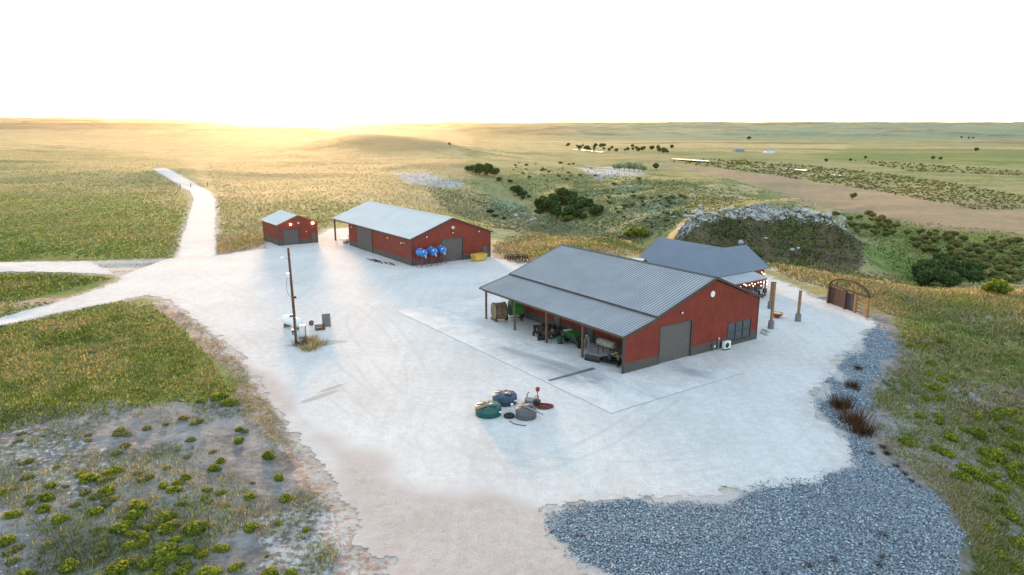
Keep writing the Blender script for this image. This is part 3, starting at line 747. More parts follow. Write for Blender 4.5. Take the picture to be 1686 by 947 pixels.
# round white plaque under the apex, and a lamp above the door
pl = MB(); pl.lathe([(0, .0), (.34, .0), (.34, .05), (0, .05)], 24, o + d * 12.75 + n * .045 + Vector((0, 0, 6.45)), Matrix.Rotation(math.pi / 2, 3, 'X')); pl.build('round_plaque', M['white'], barn)
wall_lamp(barn, o, d, n, 7.95, 5.15, .12)
clad(barn, 'rear_wall', (BW, BL), (LW, BL), lambda s: mtop(BW - s), brk=(BW - RX,))
clad(barn, 'side_wall', (BW, 0.17), (BW, BL - .17), lambda s: ER - .2)
o2, d2, n2, L2 = clad(barn, 'inner_wall', (LW, BL - .17), (LW, .17), lambda s: SM - .25, holes=[(9.0, 10.0, 0.0, 2.15), (15.0, 16.0, 0, 2.15)])
for s in (9.0, 15.0): man_door(barn, o2, d2, n2 , s + .0, s + 1.0, 2.1)
for s in (6.2, 12.2, 18.5, 22.5): wall_lamp(barn, o2, d2, n2, s, 2.7, .09)
ov = .28
roof_plane(barn, (-.3, -ov, EL - .07), (-.3, BL + ov, EL - .07), (LW + .02, BL + ov, SM), (LW + .02, -ov, SM), M['roof'], M['roofseam'], .40, name='lean_to_roof')
roof_plane(barn, (LW - .12, -ov, SM + .10), (LW - .12, BL + ov, SM + .10), (RX, BL + ov, RD + .12), (RX, -ov, RD + .12), M['roof'], M['roofseam'], .40)
roof_plane(barn, (BW + .3, -ov, ER - .0), (BW + .3, BL + ov, ER - .0), (RX, BL + ov, RD + .12), (RX, -ov, RD + .12), M['roof'], M['roofseam'], .40)
strip('roof_seam_flashing', barn, (LW - .16, -ov, SM + .07), (LW - .16, BL + ov, SM + .07), .10, .18, M['trim'])
MB().prism([(RX - .24, -ov - .02, RD + .10), (RX, -ov - .02, RD + .21), (RX + .24, -ov - .02, RD + .10), (RX, -ov - .02, RD + .17)], (0, BL + 2 * ov + .04, 0)).build('ridge_cap', M['trim'], barn)
for yy in (-ov - .035, BL + ov + .035):
    q = MB()
    def rk(a, b):
        a, b = Vector(a), Vector(b); q.prism([a, b, b + Vector((0, 0, -.26)), a + Vector((0, 0, -.26))], (0, .06 if yy < 0 else -.06, 0))
    rk((-.32, yy, EL + .0), (LW - .1, yy, SM + .02)); rk((LW - .1, yy, SM + .15), (RX, yy, RD + .17)); rk((RX, yy, RD + .17), (BW + .33, yy, ER + .03))
    q.build('rake_trim', M['trim'], barn)
strip('gutter', barn, (-.36, -ov, EL - .14), (-.36, BL + ov, EL - .14), .13, .15, M['trim'])
strip('gutter', barn, (BW + .37, -ov, ER - .08), (BW + .37, BL + ov, ER - .08), .13, .15, M['trim'])
strip('eave_beam', barn, (.02, .2, EL - .30), (.02, BL, EL - .30), .14, .30, M['wood'])
for b in (24.9, 18.6, 12.4, 6.2):
    po = MB().b2(-.08, .12, b - .1, b + .1, 0, EL - .15).build('post', M['wood'], barn)
    MB().b2(-.14, .18, b - .16, b + .16, 0, .16).build('post_base', M['steel'], po)
for b in np.arange(1.2, 25.5, 1.55):
    pass
MB().b2(-.06, .16, -.03, .19, 0, EL - .1).build('corner_trim', M['trim'], barn)
MB().b2(BW - .04, BW + .06, -.06, .10, 0, ER - .1).build('corner_trim', M['trim'], barn)
# rafters under the lean-to
for b in (24.9, 18.6, 12.4, 6.2, .5):
    strip('rafter', barn, (.1, b, EL - .24), (LW - .05, b, SM - .2), .09, .2, M['wood'])

# concrete apron in front of and under the lean-to
def slab_mat():
    m, nt, b = mat('pale_concrete'); g = NT(nt); co = g.coord('Object')
    n1 = g.noise(co, .35, 6, .65); n2 = g.noise(co, 3, 5, .6); n3 = g.noise(g.coord('Object', (.5, .16, 1)), .5, 5, .62, .8)
    c = g.mix(g.ramp(g.math('ADD', g.math('MULTIPLY', n1, .6), g.math('MULTIPLY', n2, .4)), .36, .64), (.52, .51, .485), (.70, .69, .665))
    c = g.mix(g.math('MULTIPLY', g.math('MULTIPLY', g.ramp(n3, .44, .62), g.attr('worn')), .95), c, (.27, .28, .30))
    g.l(c, b.inputs['Base Color']); b.inputs['Roughness'].default_value = .7
    g.bump(n2, .2, .02, b); return m
mb = MB()
SX = [-7.7, -2.0, 4.2, 10.0]; SY = [-6.6, 0.0, 5.85, 11.7, 17.5, 23.4, 29.2, 34.8]
sv, sf, wv = [], [], []
for i in range(3):
    for j in range(7):
        x0, x1, y0, y1 = SX[i] + .012, SX[i + 1] - .012, SY[j] + .012, SY[j + 1] - .012
        for a in range(6):
            for b_ in range(6):
                k = len(sv); fx = x1 - x0; fy = y1 - y0
                q = [(x0 + fx * (a + s) / 6, y0 + fy * (b_ + t) / 6) for s, t in ((0, 0), (1, 0), (1, 1), (0, 1))]
                for (u_, v_) in q:
                    sv.append((u_, v_, .052)); wv.append(math.exp(-((u_ + 4.0) / 2.6) ** 2) * (1 if -1 < v_ < 14 else .3) + .8 * math.exp(-((u_ - 6) / 3) ** 2 - ((v_ + 3.6) / 2.2) ** 2))
                sf.append((k, k + 1, k + 2, k + 3))
sme = npmesh('concrete_apron', sv, sf, {'worn': np.clip(wv, 0, 1)}, False)
so = tag(link('concrete_apron', sme, slab_mat()), kind='structure'); so.location = MF.loc(0, 0); so.rotation_euler = (0, 0, YAW)
# joints show the darker bed beneath
jb = MB().b2(SX[0] + .02, SX[-1] - .02, SY[0] + .02, SY[-1] - .02, .0335, .044).build('apron_bed', M['concrete']); tag(jb, kind='structure'); jb.location = so.location; jb.rotation_euler = so.rotation_euler

# ------------------------------------------------------------------ the long storage barn
SF = Frame(-17.63, 120.65, .622)
W2, L2, LE2, E2, R2 = 16.6, 27.9, 35.9, 4.95, 8.0
st = thing('barn', 'long red storage barn with plain white roof and grey sliding side doors', 'barn', SF.loc(0, 0), SF.yaw)
def t2(s): return (E2 + (R2 - E2) * (s / (W2 / 2)) if s <= W2 / 2 else R2 - (R2 - E2) * (s - W2 / 2) / (W2 / 2)) - .16
o, d, n, L = clad(st, 'gable_wall', (0, 0), (W2, 0), t2, holes=[(6.0, 10.55, 0, 4.2)], brk=(W2 / 2,), step=.45)
overhead_door(st, o, d, n, 6.0, 10.55, 4.2)
man_door(st, o, d, n, 14.9, 15.9, 2.15)
for s, z, r in ((8.36, 6.25, .3), (8.36, 5.3, .13), (2.95, 5.0, .15), (13.95, 5.1, .15)): wall_lamp(st, o, d, n, s, z, r)
clad(st, 'rear_wall', (W2, L2), (0, L2), t2, brk=(W2 / 2,), step=.45)
clad(st, 'side_wall', (W2, .17), (W2, L2 - .17), lambda s: E2 - .2, step=.45)
o, d, n, L = clad(st, 'side_wall', (0, L2 - .17), (0, .17), lambda s: E2 - .2, step=.45)
for a, b in ((4.5, 7.85), (7.9, 11.2)):
    q = o + d * a + n * .06; w = d * (b - a)
    mb = MB().prism([q + Vector((0, 0, .06)), q + w + Vector((0, 0, .06)), q + w + Vector((0, 0, 4.6)), q + Vector((0, 0, 4.6))], n * .06)
    ribs(mb, q + n * .06, d, n, b - a, lambda s: 4.55, .1, (), .45)
    sd_ = mb.build('sliding_door', M['door'], st)
    MB().box(o + d * (b - .2 if a < 5 else a + .2) + n * .16 + Vector((0, 0, 1.2)), (.06, .06, .4), SF.yaw).build('handle', M['steel'], sd_)
q = o + d * 11.3 + n * .04; MB().prism([q, q + d * .18, q + d * .18 + Vector((0, 0, 4.7)), q + Vector((0, 0, 4.7))], n * .1).build('door_post', M['trim'], st)
q = o + d * 1.2 + n * .12 + Vector((0, 0, 4.62)); MB().prism([q, q + d * 10.2, q + d * 10.2 + Vector((0, 0, .12)), q + Vector((0, 0, .12))], n * .08).build('door_track', M['trim'], st)
for s, z, r in ((L - 25.7, 4.1, .13), (L - 9.0, 3.95, .14), (L - 3.45, 3.72, .17), (L - 2.3, 3.85, .11)): wall_lamp(st, o, d, n, s, z, r)
ov = .3
roof_plane(st, (-.35, -ov, E2 - .1), (-.35, LE2 + ov, E2 - .1), (W2 / 2, LE2 + ov, R2), (W2 / 2, -ov, R2), M['paleroof'], M['paleroof'], .5, h=.035)
roof_plane(st, (W2 + .35, -ov, E2 - .1), (W2 + .35, LE2 + ov, E2 - .1), (W2 / 2, LE2 + ov, R2), (W2 / 2, -ov, R2), M['paleroof'], M['paleroof'], .5, h=.035)
MB().prism([(W2 / 2 - .24, -ov - .02, R2 - .02), (W2 / 2, -ov - .02, R2 + .09), (W2 / 2 + .24, -ov - .02, R2 - .02), (W2 / 2, -ov - .02, R2 + .05)], (0, LE2 + 2 * ov + .04, 0)).build('ridge_cap', M['paleroof'], st)
q = MB()
for a, b in (((-.37, E2 - .07), (W2 / 2, R2 + .05)), ((W2 / 2, R2 + .05), (W2 + .37, E2 - .07))):
    q.prism([(a[0], -ov - .04, a[1]), (b[0], -ov - .04, b[1]), (b[0], -ov - .04, b[1] - .26), (a[0], -ov - .04, a[1] - .26)], (0, .06, 0))
q.build('rake_trim', M['trim'], st)
strip('gutter', st, (-.42, -ov, E2 - .17), (-.42, LE2 + ov, E2 - .17), .13, .16, M['trim'])
strip('gutter', st, (W2 + .42, -ov, E2 - .17), (W2 + .42, LE2 + ov, E2 - .17), .13, .16, M['trim'])
for x in (.12, W2 / 2, W2 - .12):
    MB().b2(x - .15, x + .15, LE2 - .3, LE2, 0, (E2 if x != W2 / 2 else R2) - .25).build('post', M['wood'], st)
strip('eave_beam', st, (.12, L2 + .02, E2 - .35), (.12, LE2, E2 - .35), .14, .3, M['wood'])
strip('eave_beam', st, (W2 - .12, L2 + .02, E2 - .35), (W2 - .12, LE2, E2 - .35), .14, .3, M['wood'])
MB().b2(-.06, .14, -.05, .15, 0, E2 - .15).build('corner_trim', M['trim'], st)
MB().b2(W2 - .04, W2 + .06, -.05, .15, 0, E2 - .15).build('corner_trim', M['trim'], st)

# ------------------------------------------------------------------ the small shed
HF = Frame(-48.06, 141.95, .617)
W3, L3, E3, R3 = 8.3, 10.9, 4.45, 6.15
sh = thing('shed', 'small red metal shed with warm lit gable lamps, standing beside the road', 'shed', HF.loc(0, 0), HF.yaw)
def t3(s): return (E3 + (R3 - E3) * (s / (W3 / 2)) if s <= W3 / 2 else R3 - (R3 - E3) * (s - W3 / 2) / (W3 / 2)) - .14
o, d, n, L = clad(sh, 'gable_wall', (0, 0), (W3, 0), t3, holes=[(.9, 4.3, 0, 3.2)], brk=(W3 / 2,), step=.45)
overhead_door(sh, o, d, n, .9, 4.3, 3.2)
man_door(sh, o, d, n, 6.9, 7.9, 2.15)
for s, z, r in ((2.6, 4.35, .24), (7.25, 4.3, .30)): wall_lamp(sh, o, d, n, s, z, r, M['lit'], 'lit_wall_light')
wall_lamp(sh, o, d, n, 4.2, 4.55, .2); wall_lamp(sh, o, d, n, 5.75, 2.6, .12)
clad(sh, 'rear_wall', (W3, L3), (0, L3), t3, brk=(W3 / 2,), step=.45)
clad(sh, 'side_wall', (W3, .17), (W3, L3 - .17), lambda s: E3 - .2, step=.45)
o, d, n, L = clad(sh, 'side_wall', (0, L3 - .17), (0, .17), lambda s: E3 - .2, step=.45)
window(sh, o, d, n, L - 6.1, L - 5.4, 1.3, 2.2, 1, False); window(sh, o, d, n, L - 2.4, L - 1.7, 1.3, 2.0, 1, False)
roof_plane(sh, (-.35, -ov, E3 - .1), (-.35, L3 + ov, E3 - .1), (W3 / 2, L3 + ov, R3), (W3 / 2, -ov, R3), M['paleroof'], M['paleroof'], .5, h=.035)
roof_plane(sh, (W3 + .35, -ov, E3 - .1), (W3 + .35, L3 + ov, E3 - .1), (W3 / 2, L3 + ov, R3), (W3 / 2, -ov, R3), M['paleroof'], M['paleroof'], .5, h=.035)
q = MB()
for a, b in (((-.37, E3 - .07), (W3 / 2, R3 + .05)), ((W3 / 2, R3 + .05), (W3 + .37, E3 - .07))):
    q.prism([(a[0], -ov - .04, a[1]), (b[0], -ov - .04, b[1]), (b[0], -ov - .04, b[1] - .24), (a[0], -ov - .04, a[1] - .24)], (0, .06, 0))
q.build('rake_trim', M['woodlit'], sh)
strip('gutter', sh, (-.42, -ov, E3 - .17), (-.42, L3 + ov, E3 - .17), .12, .15, M['trim'])
MB().b2(-.06, .12, -.05, .13, 0, E3 - .15).build('corner_trim', M['trim'], sh)

# ------------------------------------------------------------------ the house behind the big barn
UF = Frame(36.2, 106.6, .61)      # right end of the front ridge; x runs back along that ridge (negative)
ho = thing('house', 'red house with two crossing slate blue roofs behind the big barn', 'house', UF.loc(0, 0), UF.yaw)
RH, EH, HS = 6.25, 3.35, 4.3
clad(ho, 'front_wall', (-21.3, -3.9), (-.4, -3.9), lambda s: EH + .15, wains=.5, step=.4)
clad(ho, 'gable_wall', (-.4, -3.73), (-.4, 3.9), lambda s: EH + .2 + (RH - EH - .3) * (1 - abs(s - 3.73) / 3.9), wains=.5, brk=(3.73,), step=.4)
clad(ho, 'gable_wall', (-21.3, 3.9), (-21.3, -3.73), lambda s: EH + .2 + (RH - EH - .3) * (1 - abs(s - 3.9) / 3.9), wains=.5, brk=(3.9,), step=.4)
clad(ho, 'rear_wall', (-.57, 3.9), (-21.1, 3.9), lambda s: EH + .15, wains=.5, step=.4)
roof_plane(ho, (-21.8, -HS - .3, EH), (.1, -HS - .3, EH), (.1, 0, RH), (-21.8, 0, RH), M['slate'], M['slate'], .5, h=.03, name='front_roof')
roof_plane(ho, (-21.8, HS + .3, EH), (.1, HS + .3, EH), (.1, 0, RH), (-21.8, 0, RH), M['slate'], M['slate'], .5, h=.03, name='rear_roof')
q = MB()
for s in (-1, 1): q.prism([(.14, s * (HS + .32), EH + .03), (.14, 0, RH + .04), (.14, 0, RH - .2), (.14, s * (HS + .32), EH - .2)], (-.05, 0, 0))
q.build('rake_trim', M['trim'], ho)
# the wing at the back
clad(ho, 'wing_wall', (-9.0, 12.6), (-9.0, 3.95), lambda s: EH + .1, wains=.5, step=.4)
clad(ho, 'wing_wall', (-1.2, 3.95), (-1.2, 12.6), lambda s: EH + .1, wains=.5, step=.4)
clad(ho, 'wing_gable', (-1.36, 12.6), (-8.84, 12.6), lambda s: EH + .2 + (RH - EH - .3) * (1 - abs(s - 3.74) / 3.9), wains=.5, brk=(3.74,), step=.4)
roof_plane(ho, (-9.7, 13.2, EH), (-9.7, .9, EH), (-5.1, .05, RH - .02), (-5.1, 13.2, RH - .02), M['slate'], M['slate'], .5, h=.03, name='wing_roof')
roof_plane(ho, (-.5, 13.2, EH), (-.5, .9, EH), (-5.1, .05, RH - .02), (-5.1, 13.2, RH - .02), M['slate'], M['slate'], .5, h=.03, name='wing_roof')
MB().lathe([(.06, 0), (.06, .8)], 10, (-8.5, 4.2, 3.6)).build('vent_pipe', M['white'], ho)
# porch along the front
roof_plane(ho, (-11.6, -7.1, 2.75), (-4.0, -7.1, 2.75), (-4.0, -HS - .05, 3.3), (-11.6, -HS - .05, 3.3), M['roof'], M['roof'], .5, h=.03, name='porch_roof')
for x in (-11.4, -7.8, -4.2): MB().b2(x - .08, x + .08, -7.0, -6.84, 0, 2.62).build('porch_post', M['wood'], ho)
strip('porch_beam', ho, (-11.5, -6.92, 2.55), (-4.1, -6.92, 2.55), .12, .22, M['redpaint'])
MB().b2(-11.5, -4.1, -7.1, -4.1, 0.03, .14).build('porch_floor', M['concrete'], ho)
o, d, n, L = Vector((-21.3, -3.9, 0)), Vector((1, 0, 0)), Vector((0, -1, 0)), 20.9
man_door(ho, o, d, n, 13.2, 14.2, 2.1); window(ho, o, d, n, 10.2, 12.0, 1.0, 2.2, 2); window(ho, o, d, n, 15.2, 16.8, 1.0, 2.2, 2); window(ho, o, d, n, 18.4, 19.8, 1.0, 2.2, 1)
rl = MB()
for z in (.45, .75, 1.05): rl.b2(-11.3, -8.6, -6.96, -6.9, z - .04, z + .04)
rl.build('porch_railing', M['redpaint'], ho)
# festoon bulbs hung on the porch
fe = thing('string_lights', 'string of small warm bulbs hung along the red porch of the house', 'string lights', UF.loc(0, 0), UF.yaw)
def festoon(pts, sag, nb):
    line = []
    for a, b in zip(pts[:-1], pts[1:]):
        a, b = Vector(a), Vector(b)
        for k in range(13):
            t = k / 12; p = a.lerp(b, t); p.z -= sag * 4 * t * (1 - t); line.append(p)
    MB().tube(line, .012, 5).build('cable', M['black'], fe)
    for k in range(nb):
        t = (k + .5) / nb * (len(line) - 1); i = int(t); p = line[i].lerp(line[min(i + 1, len(line) - 1)], t - i)
        MB().lathe([(0, -.085), (.05, -.07), (.075, -.02), (.05, .04), (.02, .07)], 8, p - Vector((0, 0, .08))).build('bulb', M['bulb'], fe, True)
festoon([(-11.4, -7.2, 2.5), (-9.5, -7.2, 2.55), (-7.8, -7.2, 2.5), (-6.0, -7.2, 2.55), (-4.2, -7.2, 2.5), (-1.5, -4.3, 2.9), (-.5, -4.2, 2.7)], .25, 16)
festoon([(-11.4, -7.2, 2.2), (-7.8, -5.2, 2.2), (-4.2, -7.2, 1.9), (-.6, -4.2, 2.0)], .35, 11)

# ------------------------------------------------------------------ yard objects
def at0(px, py):
    x, y = at(px, py, 0); return float(x), float(y)
# utility pole
px_, py_ = at0(488, 566)
up = thing('utility_pole', 'tall brown wooden utility pole leaning slightly in the white yard', 'utility pole', (px_, py_, 0), 0)
MB().tube([(0, 0, -.2), (-.02, 0, 3), (-.10, 0, 7), (-.18, 0, 10.9)], [.17, .16, .14, .12], 12).build('pole', simple('pole_timber', (.13, .055, .035), .85, 0, .35, 3, .3), up, True)
MB().tube([(.15, -.12, 0), (.13, -.12, 3.2)], .05, 8).build('conduit', M['steel'], up)
b = MB().b2(-.34, -.04, -.36, -.16, 1.1, 1.75).build('meter_box', M['steel'], up)
MB().lathe([(.09, 0), (.09, .09), (0, .1)], 12, (-.19, -.36, 1.5), Matrix.Rotation(math.pi / 2, 3, 'X')).build('meter_dial', M['glass'], b)
yl = MB().tube([(-.1, 0, 9.6), (-.7, -.1, 9.9)], .035, 8).build('lamp_arm', M['steel'], up)
MB().lathe([(.0, .12), (.2, .05), (.24, -.06), (.16, -.18), (0, -.2)], 14, (-.85, -.1, 9.85)).build('lamp_head', M['white'], yl, True)
MB().b2(-.55, -.12, -.1, .1, 7.7, 8.1).build('junction_box', M['white'], up)
MB().tube([(-.5, 0, 7.7), (-.62, 0, 7.2), (-.66, 0, 6.3), (-.5, 0, 5.6), (-.2, 0, 5.35), (-.1, 0, 5.5)], .03, 6).build('cable', M['steel'], up)
MB().b2(.03, .32, -.1, .1, 5.25, 5.5).build('bracket', M['rust'], up)
# propane tank
x, y = at0(481, 541)
pt = thing('propane_tank', 'white horizontal propane tank lying behind the utility pole', 'tank', (x, y, 0), R(-38))
prof = [(0, -1.75), (.25, -1.7), (.45, -1.55), (.55, -1.3), (.56, -1.2), (.56, 1.2), (.55, 1.3), (.45, 1.55), (.25, 1.7), (0, 1.75)]
MB().lathe(prof, 24, (0, 0, .95), Matrix.Rotation(math.pi / 2, 3, 'Y')).build('vessel', M['white'], pt, True)
MB().lathe([(.22, -.05), (.22, .14), (.17, .22), (0, .24)], 16, (0, 0, 1.5)).build('valve_dome', M['darksteel'], pt, True)
for s in (-1, 1): MB().b2(s * 1.0 - .09, s * 1.0 + .09, -.45, .45, 0, .48).build('saddle', M['concrete'], pt)
x, y = at0(499, 556)
cb = thing('electric_cabinet', 'pale grey electric cabinet on the right of the utility pole foot', 'cabinet', (x, y, 0), R(8))
MB().b2(-.35, .35, -.3, .3, .1, 1.5).build('body', M['steel'], cb, bevel=.03); MB().b2(-.3, .3, -.335, -.303, .2, 1.4).build('door', M['white'], cb); MB().b2(-.45, .45, -.4, .4, 0, .098).build('plinth', M['concrete'], cb)
x, y = at0(538, 540)
bd = thing('upright_panel', 'weathered grey board standing upright among debris right of the utility pole', 'board', (x, y, 0), R(20))
MB().box((0, 0, .95), (1.0, .08, 1.6), 0, R(-12)).build('board', M['concrete'], bd)
for s in (-.35, .35): MB().tube([(s, .1, 0), (s, .0, .9)], .04, 6).build('leg', M['woodlit'], bd)
MB().tube([(-.3, -.75, 0), (-.1, -.12, 1.15)], .04, 6).build('brace', M['woodlit'], bd)
x, y = at0(527, 543)
cr = thing('wooden_crate', 'small brown open crate beside the upright grey board', 'crate', (x, y, 0), R(24))
for zz in (.02, .22, .42): MB().b2(-.55, .55, -.36, -.32, zz, zz + .15).build('slat', M['wood'], cr)
for zz in (.02, .22, .42): MB().b2(-.55, .55, .32, .36, zz, zz + .15).build('slat', M['wood'], cr)
for s in (-.57, .53): MB().b2(s, s + .04, -.36, .36, .02, .57).build('end_board', M['wood'], cr)
MB().b2(-.53, .53, -.32, .32, .0, .04).build('bottom', M['wood'], cr)
x, y = at0(513, 535)
rk_ = MB(); 
def rockmesh(name, r, seed, flat=.7, sub=2):
    bm = bmesh.new(); bmesh.ops.create_icosphere(bm, subdivisions=sub, radius=1)
    rr = np.random.default_rng(seed); sh_ = rr.uniform(.7, 1.25, 3); pl_ = [Vector(rr.normal(size=3)).normalized() for _ in range(7)]; cu = rr.uniform(.55, .85, 7)
    for v in bm.verts:
        p = v.co.copy()
        for a, c in zip(pl_, cu):
            dd = p.dot(a)
            if dd > c: p -= a * (dd - c)
        v.co = Vector((p.x * sh_[0], p.y * sh_[1], p.z * sh_[2] * flat)) * r
    me = bpy.data.meshes.new(name); bm.to_mesh(me); bm.free(); return me
o = link('rock', rockmesh('rock', .5, 3), simple('dark_rock', (.10, .10, .08), .9, 0, .3, 3, .4)); o.location = (x, y, .2); tag(o, 'dark mossy rock lying left of the brown crate', 'rock')
# tanks in the middle of the yard
def poly_tank(name, label, px, py, r, h, m, domed, rz):
    x, y = at0(px, py); t = thing(name, label, 'tank', (x, y, 0), rz)
    p = [(r * .985, 0), (r, .06), (r, h * .42), (r * 1.02, h * .45), (r * 1.02, h * .5), (r, h * .53), (r, h * .74), (r * .96, h * .84)]
    p += [(r * .8, h * .93), (r * .4, h * .99), (r * .3, h), (0, h)] if domed else [(r * .9, h * .93), (r * .85, h * .95), (0, h)]
    MB().lathe(p, 40, (0, 0, 0)).build('shell', m, t, True)
    rb = MB()
    for k in range(8):
        a = 2 * math.pi * k / 8 + .2; rb.prism([(r * .33 * math.cos(a - .12), r * .33 * math.sin(a - .12), h * .985), (r * .33 * math.cos(a + .12), r * .33 * math.sin(a + .12), h * .985), (r * .93 * math.cos(a + .05), r * .93 * math.sin(a + .05), h * .845), (r * .93 * math.cos(a - .05), r * .93 * math.sin(a - .05), h * .845)], (0, 0, .07))
    rb.build('ribs', m, t)
    ld = MB().lathe([(.34, 0), (.34, .13), (.30, .16), (0, .17)], 20, (r * .42, -.15 * r, h * .93)).build('lid', m, t, True)
    MB().torus((r * .42, -.15 * r, h * .93 + .12), .34, .03, 20, 6).build('lid_ring', M['greypoly'], ld, True)
    MB().lathe([(.07, 0), (.07, .25), (0, .26)], 10, (r * .97, -.35, .45), Matrix.Rotation(math.pi / 2, 3, 'Y')).build('outlet', M['white'], t, True)
    return t
poly_tank('water_tank', 'round dark green plastic tank with plank on its lid, leftmost of the three', 804, 682, 1.10, .95, M['teal'], True, R(-15))
poly_tank('water_tank', 'round navy blue plastic tank behind the green one', 831, 663, 1.08, .95, M['navy'], True, R(-20))
poly_tank('water_tank', 'flat topped grey brown tank with a pipe lying across it', 866, 687, .88, .92, M['greypoly'], False, R(60))
def lying(name, label, cat, a, b, r, m, group=None, n=10, parts=()):
    o = MB().tube([a, b], r, n).build(name, m, None, True); return tag(o, label, cat, group)
def P3(px, py, z):
    x, y = at(px, py, z); return (float(x), float(y), z)
o = MB().prism([P3(784, 672.5, .93), P3(802, 666.5, 1.0), P3(802.5, 668.4, .99), P3(784, 674.5, .92)], (0, 0, .05)).build('plank', M['woodlit']); tag(o, 'pale plank lying across the lid of the green tank', 'plank')
pp = tag(MB().tube([P3(860, 667.5, 1.0), P3(880, 676, .98), P3(894, 682.5, .8)], .06, 10).build('steel_pipe', M['steel'], None, True), 'long grey pipe lying across the top of the grey brown tank', 'pipe')
x, y = at0(838.5, 687)
ty = thing('tyre', 'black tyre lying flat on the gravel between the green and grey tanks', 'tyre', (x, y, 0))
MB().torus((0, 0, .15), .33, .145, 28, 10).build('tread', M['rubber'], ty, True)
MB().torus((0, 0, .24), .23, .045, 24, 6).build('bead', M['darksteel'], ty, True)
x, y = at0(843, 677)
wp = thing('standpipe', 'small white standpipe rising beside the tyre in the yard', 'pipe', (x, y, 0))
MB().tube([(0, 0, 0), (0, 0, .55)], .07, 10).build('riser', M['white'], wp); MB().lathe([(.12, 0), (.12, .12), (0, .14)], 12, (0, 0, .55)).build('cap', M['white'], wp, True)
MB().tube([(-.25, -.1, 0), (-.25, -.1, .3)], .06, 8).build('riser', M['white'], wp)
x, y = at0(885, 663)
hy = thing('hydrant_marker', 'thin post with a round red head standing behind the grey tank', 'marker post', (x, y, 0))
MB().tube([(0, 0, 0), (0, 0, 1.15)], .035, 8).build('post', M['darksteel'], hy)
MB().lathe([(0, 1.05), (.14, 1.08), (.19, 1.2), (.19, 1.36), (.12, 1.46), (0, 1.48)], 14).build('head', simple('signal_red', (.30, .02, .03), .5), hy, True)
MB().b2(-.12, .12, -.12, .12, 0, .05).build('foot', M['concrete'], hy)
x, y = at0(876, 668)
pu = thing('pump_rig', 'grey pump with fittings on a wooden pallet behind the grey tank', 'pump', (x, y, 0), R(-28))
MB().b2(-.85, .85, -.55, .55, .02, .14).build('pallet', M['hay'], pu)
MB().lathe([(.28, -.4), (.28, .4), (.2, .46), (.0, .47)], 16, (-.2, 0, .46), Matrix.Rotation(math.pi / 2, 3, 'Y')).build('motor', M['steel'], pu, True)
MB().b2(.25, .7, -.3, .3, .14, .62).build('gearbox', M['darksteel'], pu, bevel=.03)
MB().tube([(-.5, .1, .5), (-.6, .2, .85), (-.45, .3, 1.1)], .06, 8).build('elbow_pipe', M['steel'], pu, True)
MB().torus((.45, 0, .85), .18, .035, 16, 6, Matrix.Rotation(1.2, 3, 'X')).build('handwheel', M['redpaint'], pu, True)
MB().tube([(.45, 0, .6), (.45, 0, .86)], .04, 8).build('valve_stem', M['steel'], pu)
x, y = at0(896, 671)
hs = MB(); pts = []
for k in range(90):
    a = k * .42; r = .42 + .14 * math.sin(k * .7) ; pts.append((r * math.cos(a) * 1.5, r * math.sin(a), .05 + .0022 * k))
o = hs.tube(pts, .04, 6).build('hose', simple('red_rubber_hose', (.16, .03, .025), .6), None, True); o.location = (x, y, 0); tag(o, 'coiled dark red hose on the gravel right of the pump', 'hose')
o = MB().tube([at0(839, 694) + (.04,), at0(846, 698.5) + (.04,), at0(857, 701) + (.04,), at0(866, 701.5) + (.04,)], .05, 8).build('flexible_pipe', M['greypoly'], None, True); tag(o, 'thin curved pipe on the gravel in front of the grey tank', 'pipe')
# long dark mat on the apron
a, b = Vector((*at0(902, 627), 0)), Vector((*at0(978, 607.5), 0)); dd = (b - a).normalized(); s_ = Vector((dd.y, -dd.x, 0))
o = MB().prism([a + Vector((0, 0, .06)), a.lerp(b, .5) - s_ * .12 + Vector((0, 0, .06)), b + Vector((0, 0, .06)) - s_ * .25, b + s_ * .25 + Vector((0, 0, .06)), a.lerp(b, .55) + s_ * .3 + Vector((0, 0, .06)), a + s_ * .3 + Vector((0, 0, .06))], (0, 0, .03)).build('rubber_mat', simple('rubber_belt', (.10, .11, .115), .8, 0, .2, 2)); tag(o, 'long strip of dark rubber belting lying on the concrete apron', 'mat')

